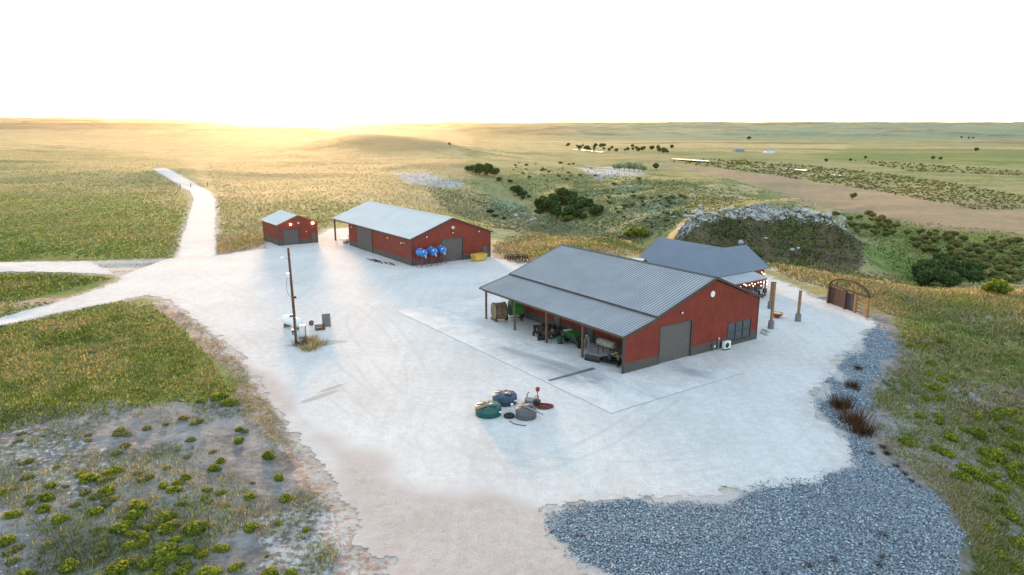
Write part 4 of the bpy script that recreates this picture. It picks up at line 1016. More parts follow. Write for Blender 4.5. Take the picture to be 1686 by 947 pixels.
# fuel tanks on stands
for k, (a, b_) in enumerate(((1.0, -1.75), (3.25, -1.4), (5.35, -1.0))):
    lb = ['leftmost of three blue fuel tanks on red stands, at the barn corner', 'middle one of three blue fuel tanks on red stands', 'rightmost of three blue fuel tanks on red stands, next to the overhead door'][k]
    t = thing('fuel_tank', lb, 'fuel tank', SF.loc(a, b_), SF.yaw + R(8 - 4 * k), 'blue fuel tanks on stands')
    MB().lathe([(0, -1.0), (.3, -.98), (.62, -.88), (.70, -.78), (.70, .78), (.62, .88), (.3, .98), (0, 1.0)], 24, (0, 0, 2.55), Matrix.Rotation(math.pi / 2, 3, 'X') @ Matrix.Rotation(0, 3, 'Z')).build('vessel', M['blue'], t, True)
    for sx in (-1, 1):
        for sy in (-1, 1): MB().tube([(sx * .62, sy * .72, 0), (sx * .42, sy * .6, 2.15)], .05, 6).build('leg', M['redpaint'], t)
    br = MB()
    for sy in (-1, 1):
        br.tube([(-.6, sy * .7, .25), (.46, sy * .62, 1.6)], .028, 6); br.tube([(-.52, sy * .66, 1.1), (.52, sy * .66, 1.1)], .03, 6)
        br.tube([(-.45, sy * .6, 2.1), (0, sy * .6, 1.9), (.45, sy * .6, 2.1)], .05, 6)
    br.build('brace', M['redpaint'], t)
    for dx, dz in ((-.3, .35), (.28, .1), (.1, -.35)): MB().box((dx, -.97 + .06 * abs(dx), 2.55 + dz), (.26, .03, .2)).build('label_plate', M['white'], t)
    MB().tube([(.25, -.8, 1.95), (.35, -.95, 1.7), (.3, -.95, .9), (.45, -.8, .7), (.5, -.7, 1.3)], .03, 6).build('hose', M['black'], t, True)
    MB().b2(.18, .34, -.98, -.82, 1.72, 1.96).build('filter', M['white'], t)
    MB().lathe([(.07, 0), (.07, .14), (0, .15)], 10, (0, .2, 3.24)).build('filler_cap', M['white'], t)
# yellow skip
sk = thing('skip', 'yellow tipping skip standing by the small door of the storage barn', 'skip', SF.loc(12.6, -2.2), SF.yaw + R(4))
def trough(x0, x1, z0, z1, y0, y1, in_=.35):
    return [(x0 + in_, y0 + .15, z0), (x1 - in_, y0 + .15, z0), (x1 - in_, y1 - .15, z0), (x0 + in_, y1 - .15, z0), (x0, y0, z1), (x1, y0, z1), (x1, y1, z1), (x0, y1, z1)]
mb = MB(); O = trough(-1.45, 1.45, .12, 1.25, -.8, .8); I = trough(-1.38, 1.38, .18, 1.25, -.74, .74)
mb.add(O + I, [(3, 2, 1, 0), (0, 1, 5, 4), (1, 2, 6, 5), (2, 3, 7, 6), (3, 0, 4, 7), (8, 9, 10, 11), (8, 12, 13, 9), (9, 13, 14, 10), (10, 14, 15, 11), (11, 15, 12, 8), (4, 5, 13, 12), (5, 6, 14, 13), (6, 7, 15, 14), (7, 4, 12, 15)])
mb.build('bucket', M['yellow'], sk)
for s in (-1, 1): MB().b2(s * .75 - .08, s * .75 + .08, -.65, .65, 0, .118).build('skid', M['darksteel'], sk)
MB().b2(-1.44, 1.44, -.86, -.803, 1.15, 1.25).build('rim', M['yellow'], sk)
for s in (-1, 1): MB().b2(s * 1.2 - .1, s * 1.2 + .1, .803, .9, .5, 1.3).build('hinge_lug', M['darksteel'], sk)
# pile of poles and planks beside the long wall
rr = np.random.default_rng(5)
kinds = [('plank', 'wood', 'grey brown plank in the loose pile beside the storage barn wall'), ('steel_pipe', 'darksteel', 'dark pipe in the loose pile beside the storage barn wall'), ('steel_sheet', 'concrete', 'grey sheet offcut on the pile beside the storage barn wall')]
for k in range(14):
    a = np.interp(k, [0, 13], [10.2, 3.6]) + rr.uniform(-.5, .5); bb = -3.6 + np.interp(k, [0, 13], [-.2, 1.0]) + rr.uniform(-.4, .4)
    x, y = SF.w(bb, a); nm, mm, lb = kinds[[0, 1, 0, 1, 1, 2, 0][k % 7]]
    rz = SF.yaw + R(90) + rr.uniform(-.5, .5); Ln = rr.uniform(1.2, 2.6); z = .06 + .07 * (k % 3)
    if nm == 'steel_pipe': o = MB().tube([(-Ln / 2, 0, 0), (Ln / 2, 0, 0)], .07, 8).build(nm, M[mm], None, True)
    elif nm == 'plank': o = MB().b2(-Ln / 2, Ln / 2, -.12, .12, -.03, .03).build(nm, M[mm])
    else: o = MB().box((0, 0, .16), (1.0, .8, .04), 0, .4).build(nm, M[mm])
    o.location = (x, y, z + .02); o.rotation_euler = (0, 0, rz); tag(o, lb, nm.split('_')[-1], 'pile beside the storage barn wall')
# disc harrow right of the storage barn
x, y = at0(850, 427)
dh = thing('disc_harrow', 'rusty disc harrow parked on the gravel right of the storage barn', 'harrow', (x, y, 0), R(20))
fr = MB()
for yy in (-.9, .9): fr.tube([(-2, yy, .75), (2, yy, .75)], .07, 8)
for xx in (-1.6, -.5, .5, 1.6): fr.tube([(xx, -1, .75), (xx, 1, .75)], .06, 8)
fr.tube([(0, -.9, .75), (0, -2.4, .5)], .07, 8); fr.tube([(-1, -.9, .75), (0, -2.4, .5)], .06, 8); fr.tube([(0, 0, .75), (0, 0, 1.5)], .05, 6); fr.tube([(0, 0, 1.5), (0, -1.2, .75)], .05, 6)
fr.build('frame', M['rust'], dh)
for yy in (-.8, .8):
    gb = MB().tube([(-2.1, yy, .33), (2.1, yy, .33)], .04, 8).build('disc_gang', M['rust'], dh)
    for k in range(9): MB().lathe([(.33, -.02), (.33, .0), (.12, .07), (0, .08)], 16, (-1.92 + .48 * k, yy, .33), Matrix.Rotation(math.pi / 2, 3, 'Y')).build('disc', M['rust'], gb)
x, y = at0(866, 431)
cl = thing('spike_harrow', 'low dark spike harrow lying at the edge of the gravel near the rusty disc harrow', 'harrow', (x, y, 0), R(8))
mb = MB()
for k in range(5): mb.tube([(-1.6, -.8 + .4 * k, .25), (1.6, -.8 + .4 * k, .25)], .035, 6)
for k in range(6): mb.tube([(-1.5 + .6 * k, -.8, .27), (-1.5 + .6 * k, .8, .27)], .035, 6)
mb.build('frame', M['darksteel'], cl); mb = MB()
for k in range(5):
    for j in range(9): mb.tube([(-1.5 + .37 * j, -.8 + .4 * k, .24), (-1.5 + .37 * j, -.8 + .4 * k, 0)], .018, 4)
mb.build('spikes', M['rust'], cl)
# vehicle half hidden in the open bay
va = thing('pickup_truck', 'white pickup truck nosing out behind the open far bay of the storage barn', 'pickup truck', SF.loc(2.1, 30.9), SF.yaw)
mb = MB(); prof = [(-2.6, .45), (2.6, .45), (2.6, 1.0), (1.3, 1.12), (.75, 1.8), (-.75, 1.8), (-.95, 1.1), (-2.6, 1.1)]
mb.prism([(a, -.95, z) for a, z in prof], (0, 1.9, 0)); mb.build('body', M['white'], va, bevel=.06)
for sx in (-1.65, 1.65):
    for sy in (-1, 1):
        w = MB().torus((sx, sy * .86, .38), .28, .12, 18, 8, Matrix.Rotation(math.pi / 2, 3, 'X')).build('wheel', M['rubber'], va, True)
        MB().lathe([(.2, -.05), (.2, .05)], 14, (sx, sy * .9, .38), Matrix.Rotation(math.pi / 2, 3, 'X')).build('rim', M['steel'], w)
for s in (-1, 1): MB().prism([(1.18, s * .955, 1.2), (.72, s * .955, 1.7), (-.68, s * .955, 1.7), (-.8, s * .955, 1.2)], (0, s * .01, 0)).build('side_window', M['glass'], va)
MB().prism([(1.30, -.8, 1.17), (1.30, .8, 1.17), (.80, .75, 1.76), (.80, -.75, 1.76)], (.03, 0, .02)).build('windscreen', M['glass'], va)
MB().b2(2.6, 2.72, -.92, .92, .45, .68).build('bumper', M['darksteel'], va)
for s in (-.7, .7): MB().b2(2.603, 2.63, s - .18, s + .18, .75, .92).build('headlight', M['glass'], va)

# ------------------------------------------------------------------ machinery under the lean-to
def place(a, b): return MF.loc(a, b, .052)
def wheel(parent, c, r, w, axis='Y', rim='white', name='wheel'):
    Mx = Matrix.Rotation(math.pi / 2, 3, 'X') if axis == 'Y' else Matrix.Rotation(math.pi / 2, 3, 'Y')
    t = MB().lathe([(r * .55, -w / 2), (r * .9, -w / 2), (r, -w * .3), (r, w * .3), (r * .9, w / 2), (r * .55, w / 2)], 24, c, Mx).build(name, M['rubber'], parent, True)
    MB().lathe([(0, -w * .3), (r * .3, -w * .32), (r * .56, -w * .42), (r * .56, w * .42), (r * .3, w * .32), (0, w * .3)], 20, c, Mx).build('rim', M[rim], t, True)
    return t
lg = thing('timber_log', 'short round log lying beside the farthest lean-to post', 'log', place(.35, 23.6), YAW)
MB().tube([(-.1, -.75, .15), (.1, .75, .15)], .15, 12).build('log', M['wood'], lg)
# round baler with a green hood
bl_ = thing('round_baler', 'green and rust coloured round baler parked at the far end of the lean-to', 'baler', place(2.0, 22.6), YAW + R(-14))
MB().lathe([(1.0, -.75), (1.05, -.7), (1.05, .7), (1.0, .75)], 26, (-1.2, .4, 1.25), Matrix.Rotation(math.pi / 2, 3, 'Y')).build('bale_chamber', M['hay'], bl_, True)
for a in (-1.9, -.5): MB().torus((-1.2 + (a + 1.2), .4, 1.25), 1.08, .06, 26, 6, Matrix.Rotation(math.pi / 2, 3, 'Y')).build('hoop', M['rust'], bl_, True)
mb = MB(); pr_ = [(-.9, .9), (-.95, 1.6), (-.5, 2.45), (.25, 2.7), (.85, 2.3), (1.0, 1.3), (.8, .75), (0, .6)]
mb.prism([(.1, yy, z) for yy, z in pr_], (1.4, 0, 0)); mb.build('hood', M['green'], bl_, bevel=.06)
mb = MB(); mb.prism([(.06, yy * .7 , .55 + (z - .55) * .72) for yy, z in pr_], (1.48, 0, 0)); mb.build('side_panel', M['dkgreen'], bl_)
for xx in (-.35, 1.75): wheel(bl_, (xx, .2, .42), .42, .28, 'X', 'hay')
MB().tube([(.8, -.8, .6), (.8, -2.6, .5)], .07, 8).build('drawbar', M['darksteel'], bl_)
pk = MB()
for k in range(9): pk.tube([(-.1 + .2 * k, -.9, .6), (-.1 + .2 * k, -1.15, .15)], .02, 5)
pk.tube([(-.2, -.9, .6), (1.7, -.9, .6)], .06, 8); pk.build('pickup_reel', M['darksteel'], bl_)
for k in range(3): MB().tube([(-1.9 + .7 * k, -.2, 2.25), (-2.1 + .7 * k, -.9, 2.35), (-2.0 + .7 * k, -1.1, 1.1)], .04, 6).build('lever', M['rust'], bl_, True)
# utility trailer with white wheels
tr = thing('utility_trailer', 'low black utility trailer with white wheel rims under the lean-to', 'trailer', place(2.0, 14.9), YAW + R(-28))
mb = MB()
for s in (-1, 1): mb.b2(s * .95 - .06, s * .95 + .06, -2.0, 2.0, .5, .64)
for yy in (-1.98, -.8, .5, 1.98): mb.b2(-.885, .885, yy - .05, yy + .05, .51, .63)
mb.tube([(-.9, -2.0, .55), (0, -3.3, .5)], .06, 8); mb.tube([(.9, -2.0, .55), (0, -3.3, .5)], .06, 8); mb.build('chassis', M['black'], tr)
MB().b2(-.9, .9, -1.9, 1.9, .643, .70).build('deck', M['wood'], tr)
for yy in (-1.35, 1.4): wheel(tr, (-1.22, yy, .42), .42, .22, 'X', 'white'); wheel(tr, (1.22, yy, .42), .42, .22, 'X', 'white')
MB().b2(-.5, .4, -.5, .9, .703, 1.1).build('toolbox', M['darksteel'], tr)
MB().lathe([(.2, 0), (.22, .1), (.2, .35), (0, .37)], 14, (.5, -1.2, .70)).build('spool', M['hay'], tr)
MB().tube([(0, -3.15, 0), (0, -3.15, .9)], .04, 8).build('jack', M['steel'], tr)
bl2 = thing('box_blade', 'black box blade attachment on the slab in front of the trailer', 'implement', place(.55, 14.3), YAW + R(70))
MB().b2(-1.0, 1.0, -.06, .06, .02, .5).build('blade', M['darksteel'], bl2); MB().b2(-1.0, 1.0, .3, .36, .02, .4).build('rear_blade', M['steel'], bl2)
for s in (-1.03, .97): MB().b2(s, s + .06, -.3, .6, 0, .55).build('side_plate', M['darksteel'], bl2)
hb = MB(); hb.tube([(-.4, 0, .5), (0, -.3, 1.0), (.4, 0, .5)], .05, 6); hb.tube([(0, -.3, 1.0), (0, .3, .4)], .04, 6); hb.build('hitch', M['black'], bl2)
# grain drill in green
gd = thing('seed_drill', 'dark green seed drill with a lidded hopper under the lean-to', 'seed drill', place(2.6, 9.9), YAW + R(-8))
mb = MB(); mb.prism([(-1.0, -1.25, .75), (-.7, -1.25, .75), (-.35, -1.25, 1.5), (-1.3, -1.25, 1.5)], (0, 2.5, 0)); mb.build('hopper', M['dkgreen'], gd, bevel=.03)
MB().b2(-1.36, -.3, -1.28, 1.28, 1.503, 1.56).build('hopper_lid', M['green'], gd)
MB().b2(-1.3, -.4, .6, 1.1, 1.563, 1.6).build('label_plate', M['white'], gd)
mb = MB(); mb.tube([(-.85, -1.3, .6), (-.85, 1.3, .6)], .06, 8); mb.tube([(-.85, -1.0, .6), (-2.0, 0, .45)], .05, 8); mb.tube([(-.85, 1.0, .6), (-2.0, 0, .45)], .05, 8); mb.build('frame', M['black'], gd)
for s in (-1, 1): wheel(gd, (-.6, s * 1.4, .48), .48, .2, 'Y', 'hay')
fd = MB()
for k in range(10): fd.tube([(-.85, -1.1 + .24 * k, .7), (-.5, -1.1 + .24 * k, .12)], .025, 5)
fd.build('seed_tubes', M['darksteel'], gd)
br_ = thing('barrel', 'dark green drum standing left of the seed drill under the lean-to', 'barrel', place(1.1, 11.3), 0)
MB().lathe([(.29, 0), (.3, .03), (.29, .06), (.29, .3), (.305, .32), (.29, .34), (.29, .58), (.305, .6), (.29, .62), (.29, .86), (.3, .9), (.27, .9), (.27, .87), (0, .87)], 20).build('drum', M['dkgreen'], br_, True)
MB().lathe([(.04, 0), (.04, .03), (0, .03)], 8, (.15, 0, .87)).build('bung', M['steel'], br_)
# step ladder
ld = thing('step_ladder', 'pale folding step ladder standing just behind the third lean-to post', 'ladder', place(1.2, 6.9), YAW + R(60))
for s in (-1, 1):
    MB().tube([(s * .3, -.55, 0), (s * .18, 0, 2.0)], .035, 6).build('rail', M['steel'], ld); MB().tube([(s * .28, .55, 0), (s * .18, .03, 2.0)], .03, 6).build('rear_rail', M['steel'], ld)
for k in range(5):
    t = (k + 1) / 6; MB().box((0, -.55 * (1 - t), 2.0 * t), (.54 - .2 * t, .12, .03)).build('step', M['steel'], ld)
MB().box((0, 0, 2.02), (.44, .2, .04)).build('top_cap', M['white'], ld)
# cylinder tank lying on legs
rc = thing('steel_boiler', 'rust streaked grey cylinder tank lying on a frame near the barn corner', 'boiler', place(2.6, 5.3), YAW + R(6))
MB().lathe([(0, -1.25), (.3, -1.2), (.42, -1.05), (.42, 1.05), (.3, 1.2), (0, 1.25)], 22, (0, 0, 1.3), Matrix.Rotation(math.pi / 2, 3, 'X')).build('vessel', simple('streaked_steel', (.36, .31, .25), .65, .1, .3, 3, 0, (.16, .08, .04)), rc, True)
mb = MB()
for s in (-.8, .8):
    for t in (-1, 1): mb.tube([(t * .45, s, 0), (t * .25, s, 1.0)], .04, 6)
    mb.b2(-.4, .4, s - .05, s + .05, .88, .96)
mb.build('stand', M['rust'], rc)
MB().tube([(0, -.6, 1.7), (0, -.6, 2.0)], .07, 8).build('flue', M['darksteel'], rc)
# skid steer mower attachment
bc = thing('brush_mower', 'black and yellow brush mower with coupling frame at the lean-to corner', 'mower', place(1.25, 3.1), YAW + R(24))
mb = MB(); mb.prism([(-.95, -1.2, .15), (.95, -1.2, .15), (.95, .7, .15), (.5, 1.2, .15), (-.5, 1.2, .15), (-.95, .7, .15)], (0, 0, .24)); mb.build('deck', M['black'], bc, bevel=.03)
MB().lathe([(.28, 0), (.28, .3), (.2, .42), (0, .43)], 16, (0, .1, .39)).build('gear_motor', M['darksteel'], bc, True)
mb = MB()
for s in (-.45, .45): mb.tube([(s, -1.1, .4), (s, -1.15, 1.25)], .06, 8)
mb.tube([(-.45, -1.15, 1.2), (.45, -1.15, 1.2)], .06, 8); mb.tube([(-.45, -1.1, 1.2), (0, .1, .75)], .04, 6); mb.tube([(.45, -1.1, 1.2), (0, .1, .75)], .04, 6); mb.build('coupling_frame', M['black'], bc)
MB().tube([(.2, -.7, .4), (.3, -.5, 1.15), (.1, 0, .8)], .06, 8).build('hydraulic_arm', M['yellow'], bc, True)
for s in (-1.0, 1.0): MB().b2(s - .05, s + .05, -1.1, .8, .02, .22).build('skid_shoe', M['steel'], bc)
bk = thing('loader_bucket', 'black loader bucket lying open in front of the brush mower', 'bucket', place(.35, 4.6), YAW + R(20))
mb = MB(); pr_ = [(-.5, .03), (.45, .03), (.5, .1), (-.35, .14), (-.45, .35), (-.4, .7), (-.5, .72), (-.58, .35)]
mb.prism([(a, -.9, z) for a, z in pr_], (0, 1.8, 0)); mb.build('shell', M['black'], bk)
for s in (-.93, .89): MB().prism([(-.55, s, .05), (.45, s, .05), (-.42, s, .7)], (0, .04, 0)).build('side_plate', M['darksteel'], bk)
MB().box((.52, 0, .06), (.1, 1.86, .05)).build('cutting_edge', M['steel'], bk)
for a, b_, c_ in ((2.6, 21.0, 0), (3.4, 12.0, 1)):
    pass
gp = tag(MB().tube([(0, 0, 0), (.05, .1, 2.1)], .06, 10).build('steel_pipe', M['steel'], None, True), 'grey pipe standing upright beside the step ladder', 'pipe'); gp.location = place(.75, 6.1)
tp = thing('shovel', 'long handled tool leaning on the inner wall of the lean-to', 'shovel', place(4.0, 13.2), YAW)
MB().tube([(-.35, 0, .1), (.18, 0, 1.9)], .03, 6).build('handle', M['woodlit'], tp); MB().box((-.4, 0, .17), (.03, .24, .32), 0, 0, .3).build('blade', M['steel'], tp)

# ------------------------------------------------------------------ right of the barn
ac = thing('heat_pump', 'white outdoor heat pump unit beside the barn window', 'heat pump', MF.loc(14.9, -.65, .03), YAW)
MB().b2(-.5, .5, -.2, .2, .12, .95).build('casing', M['white'], ac, bevel=.025); MB().b2(-.42, .42, -.22, .22, 0, .118).build('stand', M['darksteel'], ac)
MB().torus((-.12, -.21, .54), .28, .025, 24, 6, Matrix.Rotation(math.pi / 2, 3, 'X')).build('fan_guard', M['darksteel'], ac, True); MB().lathe([(.25, -.005), (.25, .005)], 20, (-.12, -.206, .54), Matrix.Rotation(math.pi / 2, 3, 'X')).build('fan_opening', M['black'], ac)
mt = thing('gas_meter', 'small grey meter with pipes on the wainscot left of the heat pump', 'meter', MF.loc(13.2, -.32, .03), YAW)
MB().b2(-.16, .16, -.12, .12, .35, .75).build('body', M['steel'], mt, bevel=.03); MB().tube([(-.1, 0, 0), (-.1, 0, .36)], .03, 6).build('inlet', M['steel'], mt); MB().tube([(.1, 0, .74), (.1, 0, .98), (.1, .26, .98)], .03, 6).build('outlet', M['steel'], mt); MB().lathe([(.1, 0), (.1, .05)], 12, (0, -.13, .6), Matrix.Rotation(math.pi / 2, 3, 'X')).build('dial', M['white'], mt)
dp = thing('vent_pipe', 'white vent pipe rising from the ground between meter and heat pump', 'pipe', MF.loc(14.0, -.3, .03), YAW)
MB().tube([(0, 0, 0), (0, 0, 1.25)], .06, 8).build('riser', M['steel'], dp); MB().lathe([(.09, 0), (.1, .12), (0, .16)], 10, (0, 0, 1.25)).build('cap', M['white'], dp, True)
def bollard(px, py, h, label, rz, hb=.95):
    x, y = at0(px, py); t = thing('timber_post', label, 'post', (x, y, .03), rz)
    MB().tube([(0, 0, 0), (0, 0, hb * .92), (0, 0, hb)], [.37, .36, .32], 20).build('concrete_base', M['concrete'], t, True)
    MB().b2(-.13, .13, -.13, .13, hb - .1, h).build('shaft', M['woodlit'], t); MB().b2(-.15, .15, -.15, .15, h, h + .04).build('cap', M['rust'], t)
    return t
bollard(1269, 541, 5.7, 'tallest timber post on a round concrete base, close to the barn corner', R(20))
bollard(1313.5, 529, 3.9, 'separate timber post on a round concrete base, farthest right in the yard', R(20))
bollard(1268, 508, 3.6, 'timber post on a concrete base hidden behind the tallest post', R(20))
x, y = at0(1279, 523)
fb = thing('fire_bowl', 'rusty red fire bowl filled with pale sand beside the tall timber post', 'fire bowl', (x, y, .03))
MB().lathe([(.25, 0), (.3, .06), (.62, .32), (.74, .62), (.70, .62), (.58, .36), (0, .3)], 26).build('bowl', M['redpaint'], fb, True)
MB().lathe([(.68, .55), (.45, .64), (.2, .72), (0, .74)], 20).build('sand', simple('pale_sand', (.62, .50, .28), .95, 0, .15, 5), fb, True)
# seats in front of the porch
for k, (px, py) in enumerate(((1246, 485), (1252, 490), (1258, 486))):
    x, y = at0(px, py); ch = thing('patio_chair', ['dark patio chair by the house porch, left of three', 'dark patio chair by the house porch, nearest of three', 'dark patio chair by the house porch, right of three'][k], 'chair', (x, y, .03), R(30 + 70 * k), 'patio chairs by the porch')
    MB().b2(-.28, .28, -.28, .28, .38, .44).build('seat', M['black'], ch); MB().box((0, .27, .75), (.56, .05, .62), 0, R(-10)).build('backrest', M['black'], ch)
    for sx in (-.25, .25):
        for sy in (-.25, .25): MB().b2(sx - .02, sx + .02, sy - .02, sy + .02, 0, .379).build('leg', M['black'], ch)
# rocks at the barn corner
for k, (px, py) in enumerate(((1255, 549), (1261, 552), (1264, 547), (1258, 545))):
    x, y = at0(px, py); o = link('rock', rockmesh('rock', .32, 20 + k), M['stone']); o.location = (x, y, .12); tag(o, 'pale rock in the small heap at the right corner of the barn', 'rock', 'rocks at the barn corner')
# corral gate with an arch
gx, gy = 44.15, 94.4; ge = Vector((45.85, 86.9)) - Vector((gx, gy)); GL = ge.length
gt = thing('corral_gate', 'rusty sheet metal gate with open arched top and orange timber rails', 'gate', (gx, gy, -.02), math.atan2(ge.y, ge.x))
MB().b2(.1, 3.3, -.03, .03, .12, 2.45).build('sheet_panel', M['rust'], gt); MB().b2(3.5, 5.3, -.03, .03, .12, 2.35).build('sheet_panel', simple('dark_sheet', (.05, .04, .045), .6, .2, .25, 2), gt)
for xx in (0, 3.4, 5.4, GL): MB().b2(xx - .15, xx + .15, -.15, .15, 0, 2.6).build('post', M['rust'] if xx < 5 else M['woodlit'], gt)
for z in (.35, .85, 1.35, 1.85): MB().b2(5.5, GL - .1, -.05, .05, z - .09, z + .09).build('rail', M['woodlit'], gt)
MB().b2(-.1, GL + .1, -.13, .13, 2.6, 2.84).build('top_beam', M['rust'], gt)
ap = [(GL / 2 + (GL / 2) * math.cos(math.pi * (1 - k / 24)), 0, 2.7 + 1.35 * math.sin(math.pi * k / 24)) for k in range(25)]
MB().tube(ap, .15, 8).build('arch', M['rust'], gt, True)
mb = MB()
for k in (4, 7, 17, 20): mb.tube([(ap[k][0], 0, 2.75), ap[k]], .035, 6)
mb.tube([(2.6, 0, 3.0), (3.0, 0, 3.5), (3.5, 0, 3.2), (4.0, 0, 3.6), (4.6, 0, 3.1)], .05, 6); mb.torus((3.6, 0, 3.35), .32, .04, 18, 6, Matrix.Rotation(math.pi / 2, 3, 'X')); mb.build('scroll_work', M['rust'], gt, True)
# fence posts where the road bends
for k, (px, py, lb) in enumerate(((297, 309, 'left fence post beside the gravel road bend'), (314, 307, 'middle fence post close to the gravel road edge'), (342, 305, 'fence post on the right side of the gravel road'))):
    x, y = (float(c) for c in at(px, py, .9)); t = thing('fence_post', lb, 'post', (x, y, h1(x, y) - .1), 0)
    MB().tube([(0, 0, 0), (0, 0, 1.9)], .14, 8).build('shaft', M['wood'], t); MB().lathe([(.17, 0), (.12, .1), (0, .12)], 8, (0, 0, 1.9)).build('cap', M['rust'], t)

# ------------------------------------------------------------------ vegetation and stones
def hit(px, py):
    """first point of the land met by the ray through a picture point"""
    px = np.atleast_1d(np.asarray(px, float)); py = np.atleast_1d(np.asarray(py, float))
    x, y, d = ray(px, py)
    ys = np.geomspace(28, 9000, 420)
    X = (x / y)[:, None] * ys[None]; Y = np.broadcast_to(ys[None], X.shape); Zr = CH + (d / y)[:, None] * ys[None]
    H = hfast(X, Y); below = Zr < H
    i = np.where(below.any(1), below.argmax(1), len(ys) - 1); i = np.maximum(i, 1); r = np.arange(len(px))
    a = Zr[r, i - 1] - H[r, i - 1]; b = H[r, i] - Zr[r, i]; t = np.clip(a / np.maximum(a + b, 1e-6), 0, 1)
    yy = ys[i - 1] * (1 - t) + ys[i] * t
    xx = x / y * yy
    return xx, yy, hfast(xx, yy)
def leafmat(name, stops, rough=.8, trans=.25):
    m, nt, b = mat(name); g = NT(nt)
    r = g.n('ShaderNodeValToRGB'); g.l(g.attr('tint'), r.inputs[0])
    el = r.color_ramp.elements
    el[0].position = stops[0][0]; el[0].color = (*stops[0][1], 1); el[1].position = stops[-1][0]; el[1].color = (*stops[-1][1], 1)
    for p, c in stops[1:-1]:
        e = el.new(p); e.color = (*c, 1)
    g.l(r.outputs[0], b.inputs['Base Color']); b.inputs['Roughness'].default_value = rough; b.inputs['Specular IOR Level'].default_value = .15
    t = g.n('ShaderNodeBsdfTranslucent'); g.l(r.outputs[0], t.inputs[0]); mx = g.n('ShaderNodeMixShader'); mx.inputs[0].default_value = trans
    out = [q for q in nt.nodes if q.type == 'OUTPUT_MATERIAL'][0]
    g.l(b.outputs[0], mx.inputs[1]); g.l(t.outputs[0], mx.inputs[2]); g.l(mx.outputs[0], out.inputs['Surface'])
    return m
GRASS = leafmat('grass_blades', [(0, (.16, .22, .045)), (.35, (.35, .45, .10)), (.6, (.58, .56, .20)), (.8, (.64, .50, .25)), (1, (.74, .60, .36))], .8, .08)
SAGE = leafmat('sage_leaves', [(0, (.20, .24, .10)), (.5, (.36, .40, .21)), (1, (.55, .57, .38))], .8, .08)
RABBIT = leafmat('rabbitbrush_leaves', [(0, (.05, .08, .012)), (.4, (.155, .20, .024)), (.75, (.33, .35, .035)), (1, (.62, .50, .03))], .8, .35)
OLIVE = leafmat('olive_leaves', [(0, (.075, .09, .026)), (.5, (.21, .22, .07)), (1, (.44, .34, .13))], .8, .35)
DARKLEAF = leafmat('dark_leaves', [(0, (.03, .05, .016)), (.5, (.08, .125, .035)), (1, (.19, .24, .07))], .8, .35)
DEAD = leafmat('dead_stems', [(0, (.05, .025, .014)), (.5, (.15, .065, .028)), (1, (.36, .19, .07))])
def tufts(name, x, y, z, h, w, nb, tint, m, kind='stuff', lean=1.1):
    """many tufts of narrow blades as one mesh"""
    n = len(x); N = n * nb
    X = np.repeat(x, nb); Y = np.repeat(y, nb); Z = np.repeat(z, nb); Hh = np.repeat(h, nb) * rng.uniform(.55, 1.15, N); Ww = np.repeat(w, nb)
    a = rng.uniform(0, 2 * np.pi, N); rad = Hh * rng.uniform(.0, .7, N); bx = X + np.cos(a) * rad; by = Y + np.sin(a) * rad
    a2 = a + rng.uniform(-.9, .9, N); ln = Hh * rng.uniform(.1, 1, N) * lean; b2 = rng.uniform(0, 2 * np.pi, N)
    wx = np.cos(b2) * Ww * .5; wy = np.sin(b2) * Ww * .5
    V = np.empty((N, 3, 3)); V[:, 0] = np.stack([bx - wx, by - wy, Z - .04], -1); V[:, 1] = np.stack([bx + wx, by + wy, Z - .04], -1)
    V[:, 2] = np.stack([bx + np.cos(a2) * ln, by + np.sin(a2) * ln, Z + Hh], -1)
    T = np.repeat(np.clip(np.repeat(tint, nb) + rng.normal(0, .09, N), 0, 1), 3)
    me = npmesh(name, V.reshape(-1, 3), np.arange(N * 3).reshape(-1, 3), {'tint': T}, True)
    nn_ = np.stack([np.cos(a2) * .55 + rng.normal(0, .2, N), np.sin(a2) * .55 + rng.normal(0, .2, N), np.ones(N)], -1); nn_ /= np.linalg.norm(nn_, axis=1)[:, None]
    me.normals_split_custom_set_from_vertices(np.repeat(nn_, 3, 0).astype(np.float32))
    o = link(name, me, m)
    return tag(o, kind=kind) if kind else o
